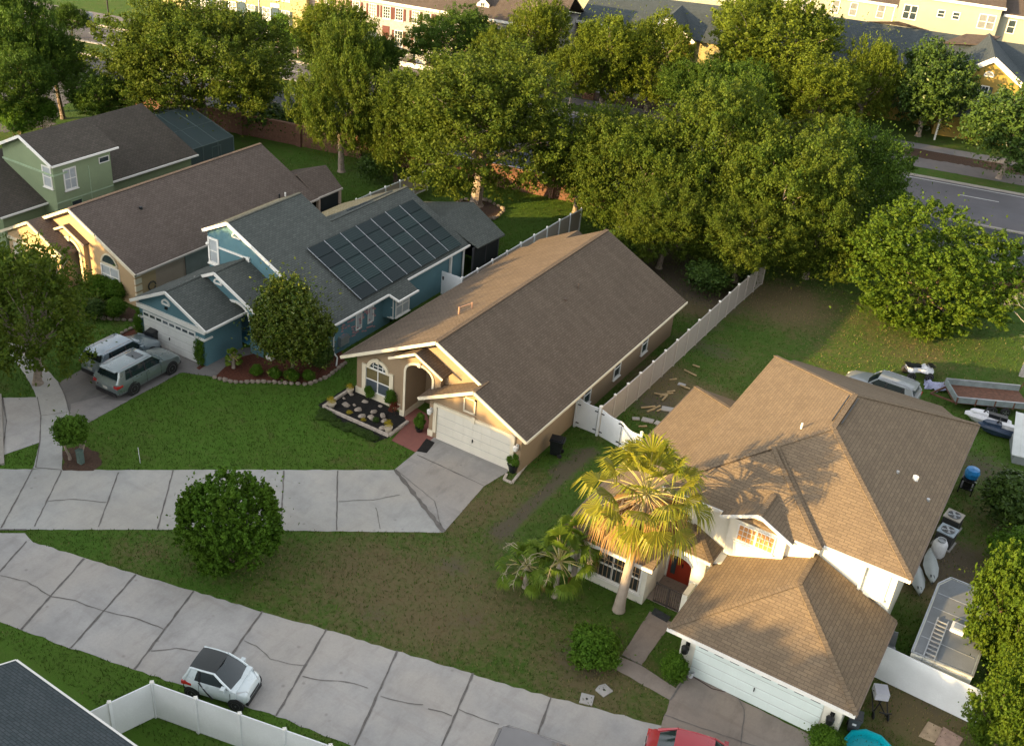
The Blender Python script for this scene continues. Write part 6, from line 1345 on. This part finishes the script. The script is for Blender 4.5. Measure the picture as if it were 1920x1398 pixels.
c=P(1103,185);t=thing('brick_pillar','brick pillar with pale house number plate beyond the main road','pillar',(c[0],c[1],0),RA);MB().box(-.65,.65,-.45,.45,0,1.75).build('pillar',brickred,t);MB().box(-.75,.75,-.55,.55,1.75,1.9).build('cap',M('pillar_cap',(.30,.24,.2),.8),t);MB().lathe([(0,0),(.24,0),(.24,.03),(0,.03)],(0,-.48,1.2),14,'y').build('plaque',wp,t)
c=P(173,72);t=thing('road_sign','white road sign on a thin pole beside the left carriageway','road sign',(c[0],c[1],0),RA);MB().tube([(0,0,0),(0,0,2.9)],.04,6).build('pole',galv,t);MB().box(-.45,.45,-.05,-.02,1.9,2.9).build('sign_plate',wp,t)
c=P(205,44);t=thing('lamp_pole','dark slender street pole on the far verge, upper left','lamp post',(c[0],c[1],0),RA);MB().tube([(0,0,0),(0,0,.5),(0,0,8)],[.16,.1,.07],8).build('pole',blackm,t);MB().box(-.5,.5,-.15,.15,7.9,8.05).build('lantern',blackm,t)
c=P(507,98);t=thing('fire_hydrant','small white hydrant on the verge between young trees','hydrant',(c[0],c[1],0));MB().lathe([(.16,0),(.12,.1),(.12,.5),(.15,.55),(.08,.7),(0,.75)],n=12).build('barrel',wp,t);MB().tube([(-.2,0,.42),(.2,0,.42)],.06,8).build('nozzle',wp,t)
# ------------------------------------------------------------------ ROW HOUSES BEYOND THE ROAD (local x along the road, y away from it)
def rowhouse(name,label,r0,n0): 
    return thing(name,label,'row house',RN(r0,n0),RA)
slate_teal=M('teal_shutter',(.014,.032,.032),.6);redsh=M('red_shutter',(.09,.022,.016),.6,.12);dkshut=M('dark_green_shutter',(.04,.06,.05),.6)
# yellow row
t=rowhouse('yellow_rowhouse','pale yellow row house with teal doors and shutters, upper left',-70,118.8);W=MB().box(-14,6.2,0,9,0,7.2);W.build('wall',stucco_yel,t)
MB().slab([(-14.4,-.4,7.2),(6.5,-.4,7.2),(6.5,4.5,9.6),(-14.4,4.5,9.6)]).slab([(-14.4,9.4,7.2),(6.5,9.4,7.2),(6.5,4.5,9.6),(-14.4,4.5,9.6)]).build('roof',roof_dark,t)
for r in (-79.7,-77.8,-75.8,-73.9,-71.3,-69.2,-66.6): 
    window(t,'f',0,r+70,.95,1.15,2.75,2,3,glfar,trimw,.08,.05);shutters(t,'f',0,r+70,.95,1.15,2.75,slate_teal)
for r in (-79.7,-77.8,-75.8,-73.5,-71.5,-69.4,-67.9,-66.5): window(t,'f',0,r+70,.9,4.0,5.5,2,3,glfar,trimw,.08,.05)
for r in (-72.6,-68.0,-76.9):
    d_=MB().box(r+70-.45,r+70+.45,-.06,0,.9,3.0).build('front_door',M('blue_door',(.012,.04,.065),.5),t);MB().box(r+70-.6,r+70+.6,-.1,0,3.0,3.45).build('door_head',trimw,t)
    s_=MB()
    for k in range(5): s_.box(r+70-.6,r+70+.6,-.3*(5-k)-.3,-.3*(4-k)-.3,0,.18*(k+1))
    s_.box(r+70-.6,r+70+.6,-.35,0,0,.9).build('front_steps',M('pale_step',(.55,.54,.52),.8),t)
    for sd in (-.6,.6): MB().beam((r+70+sd,-1.8,1.0),(r+70+sd,-.3,1.9),.06,.08).beam((r+70+sd,-1.8,.3),(r+70+sd,-.3,1.1),.06,.06).beam((r+70+sd,-1.8,0),(r+70+sd,-1.8,1.1),.08,.08,up=(1,0,0)).build('stair_rail',trimw,t)
for x in (-8.9,-5.3,-.2): MB().tube([(x,-.06,.2),(x,-.06,7)],.05,6).build('downspout',trimw,t)
# brown part between
t=rowhouse('brown_rowhouse','plain brown row house part half hidden behind the tall loose tree',-63.8,119.6);MB().box(0,5.2,0,8,0,6.6).build('wall',stucco_pink,t)
MB().slab([(-.2,-.4,6.6),(5.3,-.4,6.6),(5.3,4,8.8),(-.2,4,8.8)]).slab([(-.2,8.4,6.6),(5.3,8.4,6.6),(5.3,4,8.8),(-.2,4,8.8)]).build('roof',roof_brn,t);window(t,'f',0,2.6,1,3.9,5.3,2,3,glfar);window(t,'f',0,2.6,1,.9,2.4,2,3,glfar)
# red shuttered row
t=rowhouse('brick_rowhouse','whitewashed brick row house with red shutters, red door and two dormers',-58.4,118.8);X0=-58.4
MB().box(0,26,0,10,0,5.75).build('wall',whbrick,t)
MB().slab([(-.3,-.45,5.9),(26.3,-.45,5.9),(26.3,5,8.6),(-.3,5,8.6)]).slab([(-.3,10.45,5.9),(26.3,10.45,5.9),(26.3,5,8.6),(-.3,5,8.6)]).build('roof',roof_brn,t)
MB().box(-.3,26.3,-.5,-.42,5.65,5.92).box(-.1,26.1,-.42,0,5.62,5.72).build('cornice',trimw,t)
for r in (-57.2,-55.1,-53.3,-51.7,-49.6,-48.2,-46.5,-44.6,-42.7,-39.0,-37.5,-35.6):
    x=r-X0;window(t,'f',0,x,.85,3.95,5.25,3,4,gl if r in (-53.3,-51.7,-37.5) else glfar,trimw,.07,.035);shutters(t,'f',0,x,.85,3.95,5.25,redsh,.3)
for r in (-57.2,-51.7,-49.2,-46.8,-44,-41,-38.6,-36): x=r-X0;window(t,'f',0,x,.95,1.0,2.7,3,4,gl,trimw,.07,.035);shutters(t,'f',0,x,.95,1.0,2.7,redsh,.3)
for r in (-53.35,-47.9):
    x=r-X0;MB().box(x-.45,x+.45,-.05,0,.85,3.05).build('front_door',redsh,t);s_=MB()
    for k in range(5): s_.box(x-.6,x+.6,-.34*(5-k)-.5,-.34*(4-k)-.5,0,.17*(k+1))
    s_.box(x-.6,x+.6,-.55,0,0,.85).build('front_steps',M('pale_step',(.55,.54,.52)),t)
    for sd in (-.62,.62):
        m_=MB();m_.beam((x+sd,-2.2,1.0),(x+sd,-.4,1.9),.07,.08).beam((x+sd,-2.2,.25),(x+sd,-.4,1.05),.06,.06)
        for k in range(7): y=-2.2+k*.3;m_.box(x+sd-.02,x+sd+.02,y-.02,y+.02,.25+(y+2.2)*.45,1.0+(y+2.2)*.5)
        m_.build('stair_rail',trimw,t)
for r in (-50.4,-41.9,-59+26):
    x=r-X0;MB().prism([(x-.75,1.2,5.9),(x+.75,1.2,5.9),(x+.75,1.2,7.1),(x,1.2,7.75),(x-.75,1.2,7.1)],(0,2.6,0)).build('dormer',trimw,t);MB().slab([(x-.9,1.05,7.05),(x,1.05,7.85),(x,4,7.85),(x-.9,3.4,7.05)],.08).slab([(x+.9,1.05,7.05),(x,1.05,7.85),(x,4,7.85),(x+.9,3.4,7.05)],.08).build('dormer_roof',roof_brn,t);window(t,'f',1.2,x,.45,6.4,7.15,2,2,gl,trimw,.06,.03,False)
MB().box(0,15,-4.6,-4.5,0,.55).build('low_fence_wall',M('pale_step',(.55,.54,.52)),t);MB().box(8.6,8.8,-4.6,-.5,0,.7).build('garden_wall',trimw,t)
for k,(x,y) in enumerate(((6.8,-1.2),(8.0,-1.2))): plant('front_shrub',('low dark shrub left of the lower red-shuttered window','low dark shrub right under the lower red-shuttered window')[k],'shrub','bushd',RN(X0+x,118.8+y),.5,.8,.5,trunk=False)
# gabled house with white trim (centre right)
def gable_house(name,label,r0,n0,apex,half,eave,depth,wallm,roofm,length=0,ridge=None):
    t=rowhouse(name,label,r0,n0);za=apex
    MB().prism([(-half,0,0),(half,0,0),(half,0,eave),(0,0,za-.2),(-half,0,eave)],(0,depth,0)).build('wall',wallm,t)
    sl_=(za-eave)/half;ov=.5;R_=MB()
    for s_ in (-1,1): R_.slab([(0,-.4,za),(0,depth+.3,za),(s_*(half+ov),depth+.3,eave-ov*sl_),(s_*(half+ov),-.4,eave-ov*sl_)],.14)
    R_.build('roof',roofm,t)
    m_=MB()
    for s_ in (-1,1): rake(m_,(s_*(half+ov),-.44,eave-ov*sl_),(0,-.44,za),.1,.34,-.16);rake(m_,(s_*(half+ov)*.92,-.36,eave-ov*sl_),(0,-.36,za-.25),.1,.2,-.2)
    m_.build('fascia',trimw,t);return t
t=gable_house('ochre_house','ochre gabled house with half-round vent and dark shutters, right edge',13.55,124.5,9.1,4.0,6.5,12,stucco_och,roof_dark)
halfround(t,'f',0,-.05,7.0,.42,trimw,'gable_vent',glfar);f=window(t,'f',0,-.2,.95,4.3,5.9,3,3,gl,trimw,.1,.05);shutters(t,'f',0,-.2,.95,4.3,5.9,dkshut,.36)
window(t,'f',0,-2.4,.9,4.3,5.9,3,3,gl,trimw,.1,.05);shutters(t,'f',0,-2.4,.9,4.3,5.9,dkshut,.36);window(t,'f',0,-.2,.95,1.1,2.7,3,3,gl,trimw,.1,.05)
MB().box(-3.8,-3.6,-2.2,-2.0,0,3).box(3.4,3.6,-2.2,-2.0,0,3).build('porch_post',trimw,t);MB().slab([(-4,-2.4,3.0),(3.9,-2.4,3.0),(3.9,0,3.8),(-4,0,3.8)],.12).build('porch_roof',roof_dark,t)
t=rowhouse('slate_roof_row','long row house with wide dark slate roof left of the ochre gable',-6,127.5)
MB().box(-5,28,0,15,0,5).build('wall',stucco_och,t);MB().slab([(-5.4,-.5,5.0),(28,-.5,5.0),(28,8,8.7),(-5.4,8,8.5)]).slab([(-5.4,16,4.8),(28,16,4.8),(28,8,8.7),(-5.4,8,8.5)]).build('roof',roof_dark,t)
MB().slab([(14.5,5.5,8.0),(19,6,8.4),(20.8,8.5,9.1),(17,8,8.9)],.1).slab([(6,8,8.6),(9.5,7.6,9.2),(13,8,8.65),(9.5,11,8.2)],.1).build('cross_gable',roof_brn,t);MB().box(-5.4,28,-.58,-.5,4.85,5.05).build('fascia',trimw,t)
for x in (0,3,9,11,14,19): window(t,'f',0,x,.9,3.2,4.5,2,2,gl,trimw,.08,.04)
t=gable_house('gold_gable_house','gold gabled house with doubled white trim between treetops',-21.3,126,7.7,2.8,5.7,9,stucco_och,roof_dark);window(t,'f',0,0,.9,4.2,5.5,2,3,gl)
t=rowhouse('dark_roof_row','row house with dark roof behind the gold gable and white cornice',-32,127);MB().box(0,17,0,13,0,5.2).build('wall',stucco_yel,t)
MB().slab([(-.4,-.5,5.4),(17.4,-.5,5.4),(17.4,7,8.2),(-.4,7,7.6)]).slab([(-.4,14,5.2),(17.4,14,5.2),(17.4,7,8.2),(-.4,7,7.6)]).build('roof',roof_dark,t);MB().box(-.4,10,-.6,-.45,5.2,5.5).build('fascia',trimw,t)
# rear cream siding row
t=rowhouse('siding_rowhouse','tall cream siding row house with white windows behind the slate roof',4,150)
MB().box(-32,-.6,1.2,12,0,8.2).box(-.6,11.5,0,12,0,9.9).box(11.5,30,1.2,12,0,9.0).build('wall',siding,t)
MB().slab([(-32.4,.8,8.2),(-.5,.8,8.2),(-.5,7,10.8),(-32.4,7,10.8)]).slab([(-.9,-.4,9.9),(11.8,-.4,9.9),(11.8,7,12.5),(-.9,7,12.5)]).slab([(11.8,.8,9.0),(30,.8,9.0),(30,7,11.6),(11.8,7,11.6)]).slab([(-32.4,12.5,8.2),(30,12.5,8.2),(30,7,10.8),(-32.4,7,10.8)]).build('roof',roof_brn,t)
MB().box(-32.4,-.8,.72,.86,8.0,8.3).box(-1,11.9,-.5,-.38,9.7,10.0).box(11.9,30,.72,.86,8.8,9.1).build('fascia',trimw,t);MB().tube([(-1.0,.7,5),(-1.0,.7,8.1)],.07,6).build('downspout',trimw,t)
for r,w_,z0,z1 in ((.5,.75,7.0,8.6),(1.3,.75,7.0,8.6),(4.6,.75,7.8,8.55),(6.4,.75,7.8,8.55),(9.6,.85,7.2,8.8),(10.6,.85,7.2,8.8)): window(t,'f',0,r,w_,z0,z1,1,2,gl if w_==.75 else glfar,trimw,.1,.06,False)
for r,z0 in ((-8.3,6.2),(-6.0,6.2),(-2.6,6.4),(13.2,6.9),(15.5,6.9),(-12,6),(-15,6)): window(t,'f',1.2,r,.8,z0,z0+1.5,1,2,glfar if r<0 else gl,trimw,.1,.06,False)
t=rowhouse('far_row','cream row house glimpsed above the dark roofs at the top edge',-60,152);MB().box(0,52,0,10,0,6.5).build('wall',siding,t);MB().slab([(-.5,-.5,6.5),(52.5,-.5,6.5),(52.5,5,9),(-.5,5,9)]).slab([(-.5,10.5,6.5),(52.5,10.5,6.5),(52.5,5,9),(-.5,5,9)]).build('roof',roof_brn,t)

# ------------------------------------------------------------------ GRASS (many small blades over the near lawns)
def inpoly(px,py,poly):
    r=np.zeros(len(px),bool);n_=len(poly);j=n_-1
    for i in range(n_):
        xi,yi=poly[i];xj,yj=poly[j]
        c=((yi>py)!=(yj>py))&(px<(xj-xi)*(py-yi)/((yj-yi) if yj!=yi else 1e-9)+xi);r^=c;j=i
    return r
HOUSES=[[(-33.2,42.1),(-27.3,42.1),(-27.3,41.1),(-21.4,41.1),(-21.4,61),(-33.2,61)],[(-47.1,39.1),(-41.7,39.1),(-41.7,42),(-36.8,44.3),(-36.8,62),(-47.5,62)],[(-60.7,40.2),(-50.3,41.6),(-50.3,61),(-60.7,61)],[(-74,41.6),(-61.9,45),(-61.9,64),(-74,64)],
 [(-15.6,36),(-11.7,36),(-11.7,38.5),(-8.85,38.5),(-8.85,33.4),(-1.9,33.4),(-1.9,57.8),(-12,57.8),(-15.6,51)],[(-.5,38.2),(2.1,38.2),(2.1,44),(-.5,44)]]
rng=np.random.default_rng(99)
def grass(name,n_,mat,wf,size,lab):
    gx_=rng.uniform(-62,6,n_*3);gy_=rng.uniform(18,80,n_*3)
    # nearer = denser
    ok=rng.random(n_*3)<np.clip(1.25-((gy_-20)/70),.25,1)
    xi=np.clip(np.searchsorted(gx,gx_)-1,0,nx-2);yi=np.clip(np.searchsorted(gy,gy_)-1,0,ny-2)
    ok&=rng.random(n_*3)<wf(dry[yi,xi],lush[yi,xi],dirt[yi,xi])
    for p in PAVED+HOUSES: ok&=~inpoly(gx_,gy_,p)
    x=gx_[ok][:n_];y=gy_[ok][:n_];k=len(x)
    L=size*rng.uniform(.6,1.5,k);a=rng.uniform(0,6.28,k);w_=L*.22;lean=rng.normal(0,.35,(k,2))*L[:,None]
    V=np.zeros((k,4,3));ca_,sa_=np.cos(a)*w_,np.sin(a)*w_
    V[:,0]=np.stack([x-ca_,y-sa_,np.zeros(k)],1);V[:,1]=np.stack([x+ca_,y+sa_,np.zeros(k)],1)
    V[:,2]=np.stack([x+ca_*.4+lean[:,0],y+sa_*.4+lean[:,1],L],1);V[:,3]=np.stack([x-ca_*.4+lean[:,0],y-sa_*.4+lean[:,1],L],1)
    me=bpy.data.meshes.new(name);me.vertices.add(4*k);me.vertices.foreach_set('co',V.reshape(-1).astype(np.float32));me.loops.add(4*k);me.loops.foreach_set('vertex_index',np.arange(4*k,dtype=np.int32))
    me.polygons.add(k);me.polygons.foreach_set('loop_start',np.arange(0,4*k,4,dtype=np.int32));me.materials.append(mat);me.update(calc_edges=True)
    o=bpy.data.objects.new(name,me);COL.objects.link(o);tag(o,lab,'grass',kind='stuff')
gm1=leafmat('grass_blade',(.045,.085,.012),(.085,.15,.02),(.06,.10,.02),.25,.8);gm2=leafmat('dry_grass_blade',(.15,.12,.05),(.24,.19,.09),None,.2,.9);gm3=leafmat('weed_leaf',(.05,.11,.014),(.09,.17,.02),None,.2,.7)
grass('grass',150000,gm1,lambda d,l,t:np.clip(1.1-d*1.2-t*1.3,.08,1),.075,'short green grass over the front and back lawns')
grass('dry_grass',60000,gm2,lambda d,l,t:np.clip(d*1.5-.15,0.03,1)*(1-t*.6),.07,'dry straw coloured grass in the worn parts of the lawns')
grass('weeds',4500,gm3,lambda d,l,t:np.clip(d*.8+.1-l*.2,0.02,1),.11,'low broad weeds sprinkled through the patchy lawn')
